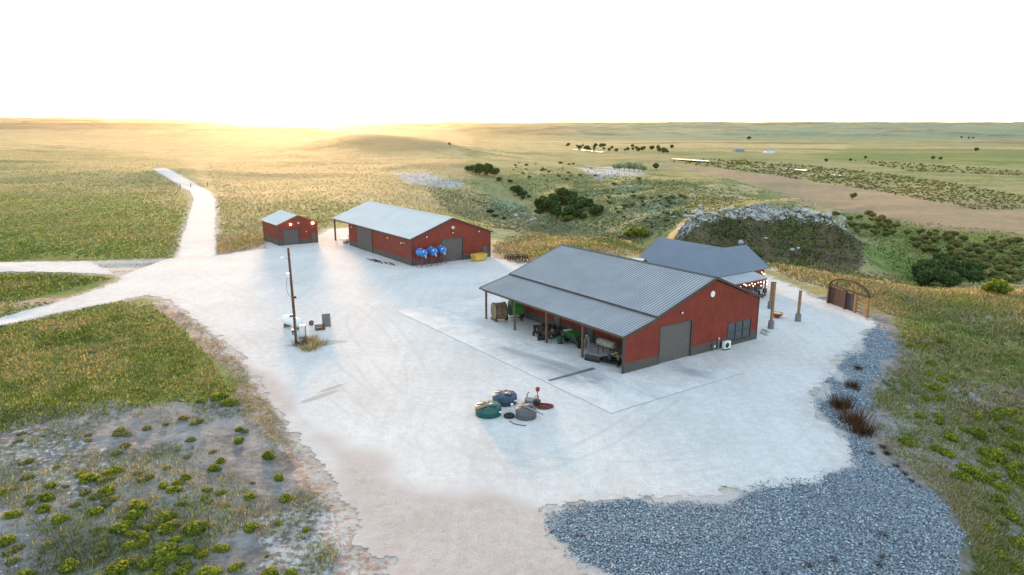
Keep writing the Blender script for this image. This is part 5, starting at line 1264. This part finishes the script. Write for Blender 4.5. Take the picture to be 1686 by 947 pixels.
def crown_geo(r, hgt, n, leaf, seed, base=.0, dome=True, lumps=5):
    rr = np.random.default_rng(seed)
    L = rr.normal(size=(lumps, 3)); L /= np.linalg.norm(L, axis=1)[:, None]; L[:, 2] = np.abs(L[:, 2]) if dome else L[:, 2] * .8
    cen = L * rr.uniform(.25, .6, (lumps, 1)); rad = rr.uniform(.38, .62, lumps)
    k = rr.integers(0, lumps, n); d = rr.normal(size=(n, 3)); d /= np.linalg.norm(d, axis=1)[:, None]
    if dome: d[:, 2] = np.where(d[:, 2] < -.2, -d[:, 2], d[:, 2])
    p = cen[k] + d * (rad[k] * rr.uniform(.72, 1.05, n))[:, None]
    p[:, 2] = np.maximum(p[:, 2], 0 if dome else -.9)
    nrm = d + rr.normal(0, .45, (n, 3)); nrm /= np.linalg.norm(nrm, axis=1)[:, None]
    t1 = np.cross(nrm, rr.normal(size=(n, 3))); t1 /= np.linalg.norm(t1, axis=1)[:, None] + 1e-9; t2_ = np.cross(nrm, t1)
    s = leaf * rr.uniform(.6, 1.3, n)[:, None]
    S = np.array([r, r, hgt if dome else hgt / 1.8]); c = p * S + np.array([0, 0, base + (0 if dome else hgt / 2)])
    V = np.stack([c - t1 * s - t2_ * s * .6, c + t1 * s - t2_ * s * .6, c + t1 * s * .5 + t2_ * s, c - t1 * s * .5 + t2_ * s * .8], 1)
    clump = rr.uniform(0, 1, lumps)
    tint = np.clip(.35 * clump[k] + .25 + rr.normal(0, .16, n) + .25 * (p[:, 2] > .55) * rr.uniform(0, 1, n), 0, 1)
    return V.reshape(-1, 3), np.arange(n * 4).reshape(-1, 4), np.repeat(tint, 4)
def crown_mesh(name, *a, **k):
    V, Fq, T = crown_geo(*a, **k); return npmesh(name, V, Fq, {'tint': T}, False)
inyard = lambda x, y, mrg=0.0: outer_sd(x, y) > -mrg
U = rng.uniform
# near left field and slopes: grass
def sample_px(n, poly):
    P = np.array(poly, float); lo, hi = P.min(0), P.max(0); k = 0; A = []
    while k < n:
        q = U(lo, hi, (n * 3, 2)); d = psdf(poly, q[:, 0], q[:, 1]); q = q[d > 0]; A.append(q); k += len(q)
    return np.concatenate(A)[:n].T
def field(name, poly, n, h, w, nb, tint_fn, m, clumpy=None, ymax=None):
    """scatter evenly over the real ground inside an outline (area-true, thinning with distance)"""
    px, py = sample_px(n * 2, poly); x, y, z = hit_fast(px, py)
    k_ = np.clip((py - 200) / 250, .12, 1); dd_ = psdf(poly, px, py) / k_ + fbm(x, y, 12, 3, 75) * 22
    ok = ~inyard(x, y, .2) & (dd_ > U(-14, 24, len(x)))
    if clumpy: ok &= fbm(x, y, clumpy[0], 3, 71) + U(-.25, .25, len(x)) > clumpy[1]
    x, y, z = x[ok][:n], y[ok][:n], z[ok][:n]; k = len(x)
    sc_ = np.clip(y / 70, .7, 2.1)
    return tufts(name, x, y, z - .02, U(*h, k) * sc_ ** .6, np.full(k, w) * sc_, nb, tint_fn(x, y) + rng.normal(0, .12, k), m)
def hit_fast(px, py):
    X, Y, Zz = [], [], []
    for k in range(0, len(px), 1500):
        a = hit(px[k:k + 1500], py[k:k + 1500]); X.append(a[0]); Y.append(a[1]); Zz.append(a[2])
    return np.concatenate(X), np.concatenate(Y), np.concatenate(Zz)
nz = lambda x, y, s, sd: fbm(x, y, s, 4, sd)
field('meadow_grass', [(-40, 500), (190, 496), (250, 497), (330, 570), (385, 645), (300, 665), (100, 690), (-40, 730)], 17000, (.12, .30), .09, 8, lambda x, y: .42 + .45 * nz(x, y, 7, 81) + .3 * nz(x, y, 2, 82), GRASS)
field('verge_grass', [(-40, 450), (100, 450), (185, 458), (0, 505), (-40, 515)], 3000, (.12, .3), .1, 7, lambda x, y: .42 + .4 * nz(x, y, 7, 83), GRASS)
field('prairie_grass', [(-40, 240), (300, 262), (300, 300), (312, 340), (300, 385), (286, 425), (-40, 432)], 15000, (.10, .26), .10, 6, lambda x, y: .52 + .5 * nz(x, y, 22, 84) + .0018 * (y - 180), GRASS)
field('hill_grass', [(330, 262), (560, 235), (780, 240), (820, 392), (690, 372), (560, 368), (530, 382), (440, 396), (362, 388), (352, 310)], 14000, (.10, .26), .10, 6, lambda x, y: .66 + .5 * nz(x, y, 20, 85), GRASS)
field('roadside_weeds', [(357, 386), (432, 383), (442, 402), (400, 413), (358, 419)], 1100, (.12, .35), .06, 7, lambda x, y: .80 + .4 * nz(x, y, 3, 98), GRASS)
field('bench_grass', [(815, 400), (880, 368), (1060, 392), (1060, 420), (920, 425), (850, 430), (812, 415)], 5500, (.12, .32), .09, 7, lambda x, y: .66 + .6 * nz(x, y, 9, 86), GRASS)
field('dry_grass', [(1262, 436), (1380, 446), (1500, 466), (1720, 474), (1720, 520), (1560, 520), (1470, 520), (1380, 480), (1300, 458)], 9000, (.16, .42), .08, 8, lambda x, y: .74 + .5 * nz(x, y, 8, 87), GRASS)
field('slope_grass', [(1470, 505), (1720, 500), (1720, 980), (1620, 960), (1560, 815), (1450, 735), (1425, 660), (1485, 585)], 14000, (.14, .36), .07, 8, lambda x, y: .40 + .55 * nz(x, y, 7, 88) + .2 * nz(x, y, 2, 89), GRASS, (9, -.10))
field('golden_grass', [(1480, 520), (1560, 505), (1720, 520), (1720, 640), (1690, 760), (1560, 700), (1500, 600)], 3200, (.2, .5), .07, 9, lambda x, y: .80 + .3 * nz(x, y, 4, 101), GRASS, (7, .12))
field('verge_weeds', [(1425, 545), (1500, 555), (1530, 650), (1605, 790), (1680, 960), (1600, 960), (1545, 815), (1440, 735), (1400, 700), (1440, 640)], 3800, (.12, .36), .05, 8, lambda x, y: .70 + .6 * nz(x, y, 4, 96), GRASS, (4, -.15))
field('sparse_weeds', [(-40, 700), (100, 670), (390, 640), (480, 740), (560, 850), (640, 960), (-40, 960)], 7500, (.14, .40), .045, 8, lambda x, y: .32 + .6 * nz(x, y, 5, 90), GRASS, (5, .03))
field('ditch_weeds', [(240, 488), (262, 490), (340, 535), (400, 590), (460, 660), (500, 742), (470, 800), (400, 690), (370, 610), (300, 540)], 3000, (.10, .3), .04, 7, lambda x, y: .78 + .6 * nz(x, y, 4, 91), GRASS, (3, .0))
field('sage_scrub', [(690, 305), (800, 318), (880, 345), (1050, 395), (1000, 400), (860, 390), (740, 350)], 4500, (.14, .34), .16, 7, lambda x, y: .5 + .6 * nz(x, y, 10, 92), SAGE)
field('ravine_scrub', [(800, 285), (960, 270), (1130, 300), (1240, 330), (1130, 360), (1100, 390), (980, 385), (880, 350)], 6500, (.14, .36), .16, 7, lambda x, y: .42 + .6 * nz(x, y, 14, 93), SAGE)
field('butte_scrub', [(1060, 300), (1200, 285), (1380, 350), (1450, 440), (1250, 432), (1110, 390)], 3200, (.12, .3), .15, 7, lambda x, y: .12 + .5 * nz(x, y, 10, 94), GRASS, (10, -.1))
field('ravine_lip_grass', [(1250, 428), (1300, 425), (1390, 440), (1470, 452), (1560, 474), (1480, 474), (1380, 455), (1290, 446)], 2200, (.12, .3), .09, 7, lambda x, y: .55 + .6 * nz(x, y, 6, 99), GRASS)
field('meadow_scrub', [(1380, 350), (1700, 386), (1720, 470), (1500, 465), (1400, 395)], 5000, (.12, .3), .15, 7, lambda x, y: .34 + .4 * nz(x, y, 14, 95), GRASS)

# shrubs one can count: rounded yellow-green rabbitbrush on the near slopes
RV = [crown_mesh('rabbitbrush', 1.0, .95, 900, .085, 100 + k, lumps=7) for k in range(6)]
GV = [crown_mesh('grey_bush', 1.0, .8, 700, .09, 120 + k, lumps=6) for k in range(3)]
for me in RV: me.materials.append(RABBIT)
for me in GV: me.materials.append(OLIVE)
def shrub(name, me, px, py, r, label, cat, group, zs=1.0):
    x, y, z = (float(c[0]) for c in hit([px], [py]))
    o = bpy.data.objects.new(name, me); COL.objects.link(o); o.location = (x, y, z - .05); o.scale = (r, r * U(.85, 1.15), r * zs); o.rotation_euler = (0, 0, U(0, 6.3))
    return tag(o, label, cat, group)
LS = [(965,100,24),(1045,80,36),(1095,105,36),(1140,290,30),(1020,420,28),(1050,390,24),(540,432,34),(420,468,40),(385,455,24),(245,500,32),(220,560,38),(210,610,36),(515,522,36),(460,620,34),(665,590,42),(635,640,44),(780,655,44),(790,705,40),(585,690,46),(630,730,30),(685,745,32),(620,785,40),(680,780,32),(715,705,26),(780,800,56),(840,830,36),(800,850,38),(895,800,44),(920,700,50),(885,465,26),(850,490,24),(825,525,32),(780,505,26),(1330,465,30),(1285,355,34),(1360,565,32),(1195,695,36),(1190,560,26),(1055,540,24),(990,525,24),(685,880,36),(760,890,34),(740,935,40),(965,825,30),(1055,800,34),(840,760,30),(150,585,24),(15,540,22),(875,900,40),(1280,910,42),(1120,890,30),(460,940,40),(1140,240,20),(1330,690,20),(1460,715,20),(1270,850,14),(60,640,34),(30,760,44),(110,930,50),(330,880,46),(280,660,34),(560,880,46),(1000,905,50),(1390,915,36)]
YT = {0, 1, 2, 3, 31, 38, 39}
for i, (a, b, w) in enumerate(LS):
    px, py = a / 2.896, 620 + b / 2.896 + w / 3.6; mpp = at(843, py)[1] / F
    lab = 'rounded yellow flowering shrub on the lower left slope' if i in YT else 'rounded yellow green shrub on the bare lower left slope'
    shrub('rabbitbrush', RV[i % 6], px, py, w / 2.896 * mpp * 1.4, lab, 'shrub', 'yellow shrubs of the lower left slope' if i in YT else 'green shrubs of the lower left slope', .85)
RS = [(640,490,34),(690,490,30),(620,540,36),(690,540,34),(600,620,36),(680,620,36),(740,710,46),(725,790,40),(670,770,36),(860,695,60),(790,680,30),(900,790,60),(950,800,44),(1000,760,40),(1010,685,44),(1050,720,40),(1060,770,40),(1050,640,40),(990,600,46),(820,860,44),(780,895,50),(880,900,50),(940,890,44),(1010,850,50),(1055,850,44),(1060,900,40),(540,740,44),(930,620,48),(1040,600,40),(900,835,44),(690,450,34),(740,440,36),(650,380,30),(680,650,32),(730,440,30),(860,620,44),(640,430,30),(560,300,30),(610,310,30),(690,280,30)]
RS = [(1300 + a / 2.785, 460 + b / 2.785 + w / 7, w / 2.785) for a, b, w in RS] + [(860 + a / 2.041, 700 + b / 2.041 + w / 5, w / 2.041) for a, b, w in ((1440,35,40),(1500,140,44),(1580,90,50),(1605,200,40),(1600,240,36),(1650,165,44),(1540,170,40),(1480,170,36),(1430,90,30),(1670,180,40),(1640,295,40),(1660,70,40),(1530,20,40),(1560,340,30),(1660,380,40),(1600,420,30),(1660,470,36))]
for i, (px, py, w) in enumerate(RS):
    mpp = at(843, py)[1] / F
    shrub('rabbitbrush', RV[(i * 5 + 1) % 6], px, py, w / 2 * mpp * 2.1, 'low yellow green shrub on the right hand slope beyond the gravel', 'shrub', 'green shrubs of the right hand slope', .9)
def scatter_bush(n, poly, r0, r1, label, group):
    px, py = sample_px(n, poly)
    for i in range(n):
        x, y = (float(c) for c in at(px[i], py[i], 0))
        if outer_sd(np.array([x]), np.array([y]))[0] > -.5: continue
        shrub('grey_bush', GV[i % 3], px[i], py[i], U(r0, r1), label, 'bush', group, .8)
scatter_bush(62, [(-10, 720), (200, 690), (420, 690), (480, 770), (330, 860), (420, 945), (-10, 945)], .28, .62, 'small olive green bush on the grey soil of the lower left slope', 'olive bushes of the lower left slope')
scatter_bush(60, [(1500, 560), (1690, 520), (1690, 945), (1640, 930), (1570, 780)], .3, .65, 'small olive green bush on the right hand slope beyond the gravel', 'olive bushes of the right hand slope')
scatter_bush(26, [(5, 530), (240, 505), (330, 600), (360, 650), (100, 660), (5, 690)], .3, .55, 'small olive green bush in the green meadow left of the yard', 'olive bushes in the left meadow')
# dead brown clumps on the gravel edge
DV = []
for k in range(3):
    t = np.zeros(1); me_o = tufts('dead_weed', t, t, t, np.array([1.0]), np.array([.035]), 260, np.array([.3 + .15 * k]), DEAD, None, .7); DV.append(me_o.data); bpy.data.objects.remove(me_o)
for (px, py, r, k, lb) in ((1385, 668, 1.15, 0, 'tall dark red brown dead clump on the edge of the blue gravel'), (1403, 692, 1.25, 2, 'orange dry clump in the middle of the dead growth by the blue gravel'), (1421, 710, 1.1, 1, 'dark brown dead clump at the lower end of the dry growth by the gravel'), (1404, 634, .7, 0, 'small dark dead clump at the upper edge of the blue gravel')):
    for q in range(1): shrub('dead_shrub', DV[k], px, py + 4, r * 1.35, lb, 'shrub', None, 1.0)
DV2 = []
for k in range(3):
    t = np.zeros(1); me_o = tufts('straw_weed', t, t, t, np.array([1.0]), np.array([.05]), 240, np.array([.62 + .16 * k]), GRASS, None, .8); DV2.append(me_o.data); bpy.data.objects.remove(me_o)
DW = [(1460, 745), (1475, 765), (1488, 778), (1500, 790), (1455, 880), (1450, 915), (1445, 928), (1350, 925), (1372, 920), (1330, 930), (1222, 884), (955, 880), (1455, 735), (1435, 745), (1290, 942), (1260, 942), (1515, 800), (1410, 640), (1412, 605)]
for i, (px, py) in enumerate(DW):
    mpp = at(843, py)[1] / F
    shrub('dead_weed', DV[i % 3], px, py + 3, 9 * mpp * U(.8, 1.3), 'small brown dead weed growing up through the blue gravel', 'weed', 'dead weeds on the blue gravel', .9)
for px, py, r, k, lb in ((497, 563, .7, 0, 'reddish dry weeds round the foot of the utility pole'), (511, 556, .75, 2, 'straw coloured weed clump right of the utility pole foot'), (509, 571, .8, 1, 'straw coloured weed clump in front of the utility pole'), (525, 563, .7, 2, 'straw coloured weed clump farthest right of the utility pole')):
    shrub('weed_clump', (DV[1], DV2[1], DV2[2])[k], px, py + 5, r * 1.9, lb, 'weed', None, .6)

# ravine and valley trees
def tree_meshes(n, seed, m, r=1.0, h=1.5, leaf=.13, nf=1100, lumps=9):
    out = []
    for k in range(n):
        me = crown_mesh('crown', r, h, nf, leaf, seed + k, .25 * h, False, lumps); me.materials.append(m)
        tb = MB(); tb.tube([(0, 0, -.1), (.03, .02, .35 * h), (.0, .05, .8 * h)], [.075, .06, .03], 7)
        for q in range(4):
            a = q * 1.6 + k; tb.tube([(.02, .02, (.25 + .1 * q) * h), (.5 * math.cos(a), .5 * math.sin(a), (.55 + .1 * q) * h)], [.035, .012], 5)
        t = tb.build('trunk', M['bark'], None, True); tm = t.data; bpy.data.objects.remove(t)
        out.append((me, tm))
    return out
DT = tree_meshes(4, 200, DARKLEAF); OT = tree_meshes(4, 220, OLIVE); ST = tree_meshes(3, 240, SAGE); YTm = tree_meshes(2, 260, RABBIT)
def tree(kinds, k, x, y, z, s, label, group, cat='tree', name='bushy_tree', zs=1.0):
    cm, tm = kinds[k % len(kinds)]
    t = thing(name, label, cat, (x, y, z - .1), U(0, 6.3), group); t.scale = (s, s, s * zs)
    for nm, me in (('crown', cm), ('trunk', tm)):
        o = bpy.data.objects.new(nm, me); COL.objects.link(o); o.parent = t
    return t
def trees_at(pix, kinds, label, group, name='bushy_tree', cat='tree', zs=1.0):
    P = np.array([(p[0], p[1]) for p in pix], float); x, y, z = hit_fast(P[:, 0], P[:, 1])
    for i, p in enumerate(pix):
        s = p[2] * y[i] / F; tree(kinds, i, float(x[i]), float(y[i]), float(z[i]), float(s), label, group, cat, name, zs)
rr = np.random.default_rng(77)
def cloud(n, poly, r0, r1):
    px, py = sample_px(n, poly); o = np.argsort(py); return [(px[i], py[i], rr.uniform(r0, r1)) for i in o]
trees_at(cloud(34, [(885, 345), (930, 328), (985, 342), (1000, 358), (960, 364), (900, 358)], 6, 13), DT, 'dark green tree in the thicket at the bottom of the ravine', 'dark trees in the ravine')
trees_at([(852, 322, 9), (845, 318, 7), (862, 326, 7), (790, 288, 10), (803, 290, 11), (778, 284, 7), (814, 292, 9), (770, 282, 5)], DT, 'dark tree strung along the upper ravine', 'dark trees along the upper ravine')
trees_at(cloud(26, [(765, 280), (815, 283), (870, 322), (960, 350), (955, 366), (880, 352), (830, 318)], 3, 7), DT, 'small dark bush along the winding floor of the ravine', 'small dark bushes along the ravine floor', 'dark_bush', 'bush', .7)
trees_at(cloud(48, [(990, 305), (1060, 296), (1130, 312), (1120, 345), (1095, 380), (1010, 372)], 2.4, 5.5), OT, 'olive bush on the far slope of the ravine, left of the butte', 'olive bushes on the ravine slope', 'olive_bush', 'bush', .65)
trees_at(cloud(30, [(830, 268), (960, 268), (1000, 290), (900, 300), (830, 285)], 2, 4.2), OT, 'small olive bush on the green plateau beyond the ravine', 'olive bushes beyond the ravine', 'olive_bush', 'bush', .6)
trees_at([(1048, 392, 14), (1062, 391, 11), (1033, 390, 8)], YTm, 'bright green bush on the ravine lip left of the house roofs', 'bright bushes on the ravine lip', 'bright_bush', 'bush', .75)
trees_at([(936, 364, 8), (930, 365, 6)], YTm, 'small yellow green bush in front of the dark ravine trees', 'yellow bushes by the ravine trees', 'bright_bush', 'bush', .7)
trees_at([(1238, 424, 12), (1248, 428, 10), (1228, 420, 8)], OT, 'olive bush just behind the right end of the house', 'olive bushes behind the house', 'olive_bush', 'bush', .9)
trees_at([(1012, 280, 6), (1020, 281, 7), (1028, 281, 7), (1036, 281, 8), (1044, 282, 8), (1052, 283, 8), (1059, 283, 6)], ST, 'grey leaved tree in the row on the plateau', 'grey trees on the plateau', 'grey_tree')
trees_at([(1080, 280, 6)], DT, 'lone round dark tree at the head of the brown field', None, 'lone_tree')
trees_at([(938, 355, 4)] and [(808, 352, 7), (830, 362, 5), (815, 358, 6)], DT, 'low dark bush on the sage slope behind the storage barn', 'dark bushes on the sage slope', 'dark_bush', 'bush', .6)
trees_at(cloud(30, [(1500, 470), (1520, 452), (1560, 440), (1600, 455), (1610, 470), (1560, 478)], 10, 17), DT, 'dark green tree in the grove below the bench at far right', 'dark trees below the bench')
trees_at([(1640, 484, 18), (1625, 483, 12), (1655, 486, 12)], YTm, 'olive green bush at the edge of the tan grass on the far right', 'bushes at the tan grass edge', 'olive_bush', 'bush', .8)
trees_at(cloud(130, [(1480, 385), (1560, 388), (1700, 400), (1700, 470), (1610, 465), (1560, 435), (1500, 410)], 5, 11), OT, 'olive bush on the green valley floor at right', 'olive bushes on the valley floor', 'olive_bush', 'bush', .75)
trees_at(cloud(45, [(1370, 352), (1420, 350), (1480, 368), (1470, 392), (1410, 385)], 4, 8), OT, 'olive bush between the butte and the brown field', 'olive bushes beside the butte', 'olive_bush', 'bush', .75)
trees_at([(935, 351, 3)] and [(1404, 329, 7)], OT, 'lone tree standing in the middle of the brown field', None, 'lone_tree')
trees_at(cloud(46, [(930, 240), (1010, 243), (1115, 244), (1110, 254), (1020, 251), (940, 247)], 2.2, 4.2), DT, 'tiny dark tree dotted along the far river bank', 'dark trees along the far river')
trees_at([(1233, 231, 3.4), (1607, 250, 4), (1583, 228, 2), (1595, 229, 2), (1602, 229, 2), (1536, 263, 3.4), (1548, 264, 3.4), (1425, 262, 3), (1360, 267, 3.2), (1400, 266, 3), (740, 240, 3)], DT, 'solitary dark tree far out on the valley plain', 'solitary trees of the far plain')
# scrub band along the river: one mass
bx_, by_ = sample_px(1900, [(1100, 266), (1180, 262), (1300, 270), (1420, 282), (1560, 300), (1720, 330), (1720, 345), (1600, 345), (1500, 325), (1400, 308), (1240, 284)])
b2x, b2y = sample_px(260, [(1380, 262), (1700, 282), (1700, 290), (1500, 282)])
bx_ = np.r_[bx_, b2x]; by_ = np.r_[by_, b2y]
X, Y, Zz = hit_fast(bx_, by_); Vs, Fs, Ts = [], [], []; base = 0
for i in range(len(X)):
    s = U(3.0, 6.5) * Y[i] / F; v, f, t = crown_geo(1, .9, 60, .22, 300 + i % 23, 0, True, 4)
    s *= .5; Vs.append(v * s + np.array([X[i], Y[i], Zz[i] - .1])); Fs.append(f + base); base += len(v); Ts.append(np.clip(t + U(-.3, .3), 0, 1))
tag(link('river_scrub', npmesh('river_scrub', np.concatenate(Vs), np.concatenate(Fs), {'tint': np.concatenate(Ts)}, False), OLIVE), kind='stuff')
# slack water of the river
wm, nt_, b_ = mat('river_water'); b_.inputs['Base Color'].default_value = (.30, .30, .28, 1); b_.inputs['Roughness'].default_value = .12; b_.inputs['Specular IOR Level'].default_value = 1.0
for poly in ([(940, 246), (960, 247), (998, 251.5), (990, 252.3), (960, 249)], [(1104, 261.5), (1130, 263), (1162, 266.3), (1172, 268), (1150, 268), (1110, 263)], [(1250, 274), (1262, 275.3), (1259, 276.5)], [(1292, 278), (1330, 282), (1326, 284)], [(1362, 287.2), (1388, 290), (1380, 291.4)]):
    x, y, z = hit([p[0] for p in poly], [p[1] for p in poly]); zz = float(z.max()) + .35
    me = bpy.data.meshes.new('river'); me.from_pydata([(float(a), float(b), zz) for a, b in zip(x, y)], [], [tuple(range(len(poly)))]); tag(link('river', me, wm), kind='structure')
# pale farm sheds far out in the valley
for k, (px, py, L_, lb) in enumerate(((1266, 252, 14, 'tiny pale farm building far out on the valley plain'), (1215, 250, 16, 'tiny grey low building left of the pale one on the valley plain'))):
    x, y, z = (float(c[0]) for c in hit([px], [py])); t = thing('farm_building', lb, 'farm building', (x, y, z), .3)
    MB().b2(-L_ / 2, L_ / 2, -5, 5, -.5, 4.0).build('wall', M['white' if k == 0 else 'steel'], t)
    MB().prism([(-L_ / 2 - .5, -5.6, 4.005), (-L_ / 2 - .5, 5.6, 4.005), (-L_ / 2 - .5, 0, 5.6)], (L_ + 1, 0, 0)).build('roof', M['steel'], t)

# limestone along the rim of the butte
BV = [rockmesh('boulder', 1.0, 400 + k, .8, 2) for k in range(6)]
for me in BV: me.materials.append(M['stone'])
rim = [(1128, 352), (1160, 349), (1200, 347), (1250, 347), (1300, 350), (1340, 354), (1372, 356)]
px = rr.uniform(1125, 1376, 96); py = np.interp(px, [p[0] for p in rim], [p[1] for p in rim]) + rr.normal(3, 4.5, 96)
px = np.r_[px, [1105, 1110, 1100, 1305, 1314, 1260, 1220, 1390, 1150, 1085]]; py = np.r_[py, [352, 358, 346, 413, 410, 392, 400, 378, 372, 340]]
X, Y, Zz = hit_fast(px, py)
for i in range(len(px)):
    s = rr.uniform(.35, 1.15) if i < 96 else rr.uniform(.5, .9)
    o = bpy.data.objects.new('boulder', BV[i % 6]); COL.objects.link(o); o.location = (X[i], Y[i], Zz[i] + s * .15); o.scale = (s * rr.uniform(.8, 1.6), s, s * rr.uniform(.7, 1.1)); o.rotation_euler = (0, 0, rr.uniform(0, 6.3))
    tag(o, 'pale limestone boulder on the broken rim of the butte' if i < 96 else 'pale boulder scattered on the butte slope below the rim', 'boulder', 'limestone boulders on the rim' if i < 96 else 'boulders on the butte slope')
px, py = sample_px(14, [(835, 352), (870, 348), (895, 356), (880, 364), (850, 360)]); X, Y, Zz = hit_fast(px, py)
for i in range(14):
    s = rr.uniform(.4, 1.0); o = bpy.data.objects.new('boulder', BV[i % 6]); COL.objects.link(o); o.location = (X[i], Y[i], Zz[i]); o.scale = (s * 1.4, s, s * .7); o.rotation_euler = (0, 0, rr.uniform(0, 6.3)); tag(o, 'pale boulder on the near side of the ravine, behind the storage barn', 'boulder', 'boulders on the near ravine side')
# loose stones
def stones(name, x, y, z, s, m, tint):
    n = len(x); base = np.array([(1, 0, 0), (-1, 0, 0), (0, 1, 0), (0, -1, 0), (0, 0, 1), (0, 0, -1)], float)
    V = base[None] * rng.uniform(.6, 1.2, (n, 6, 1)) + rng.normal(0, .18, (n, 6, 3)); a = rng.uniform(0, 6.3, n); c, q = np.cos(a)[:, None], np.sin(a)[:, None]
    V = np.stack([V[..., 0] * c - V[..., 1] * q, V[..., 0] * q + V[..., 1] * c, V[..., 2] * .7], -1) * s[:, None, None] + np.stack([x, y, z], -1)[:, None]
    Fb = np.array([(0, 2, 4), (2, 1, 4), (1, 3, 4), (3, 0, 4), (2, 0, 5), (1, 2, 5), (3, 1, 5), (0, 3, 5)])
    Fq = (Fb[None] + 6 * np.arange(n)[:, None, None]).reshape(-1, 3)
    return tag(link(name, npmesh(name, V.reshape(-1, 3), Fq, {'tint': np.repeat(tint, 6)}, False), m), kind='stuff')
STM = leafmat('riprap_stone', [(0, (.13, .17, .20)), (.5, (.34, .40, .44)), (.85, (.54, .59, .62)), (1, (.74, .75, .76))], .9, 0)
WSM = leafmat('pale_stone', [(0, (.25, .23, .21)), (1, (.68, .67, .65))], .9, 0)
x = U(2, 56, 210000); y = U(27, 98, 210000)
D = np.maximum(psdf(GRAVEL, x, y) + rag(x, y, 1.1), psdf(GRAVEL2, x, y)); du = dust(x, y)['dust'] + U(-.35, .35, len(x)); ok = (D > .1) & (du < .55)
x, y = x[ok], y[ok]; print('riprap stones', len(x))
stones('riprap_stones', x, y, hfast(x, y) + .05, U(.035, .095, len(x)), STM, np.clip(rng.beta(1.6, 2.6, len(x)), 0, 1))
px, py = sample_px(3600, [(-40, 700), (100, 672), (380, 645), (470, 720), (560, 830), (660, 960), (-40, 960)]); x, y, z = hit_fast(px, py)
ok = (fbm(x, y, 6, 4, 97) + U(-.2, .2, len(x)) > .12) & ~inyard(x, y, -.3)
stones('loose_stones', x[ok], y[ok], z[ok], U(.025, .08, ok.sum()), WSM, U(0, .75, ok.sum()))

# ------------------------------------------------------------------ haze
def haze_mat():
    m = bpy.data.materials.new('thin_evening_haze'); m.use_nodes = True; nt = m.node_tree; nt.nodes.clear()
    v = nt.nodes.new('ShaderNodeVolumePrincipled'); o = nt.nodes.new('ShaderNodeOutputMaterial')
    v.inputs['Color'].default_value = (1.0, .90, .76, 1); v.inputs['Density'].default_value = HAZE; v.inputs['Anisotropy'].default_value = .92
    nt.links.new(v.outputs[0], o.inputs['Volume']); return m
HAZE = 7e-6
hz = MB().b2(-12600, 12600, 2, 12200, -45, 190).build('haze', haze_mat()); tag(hz, kind='stuff')
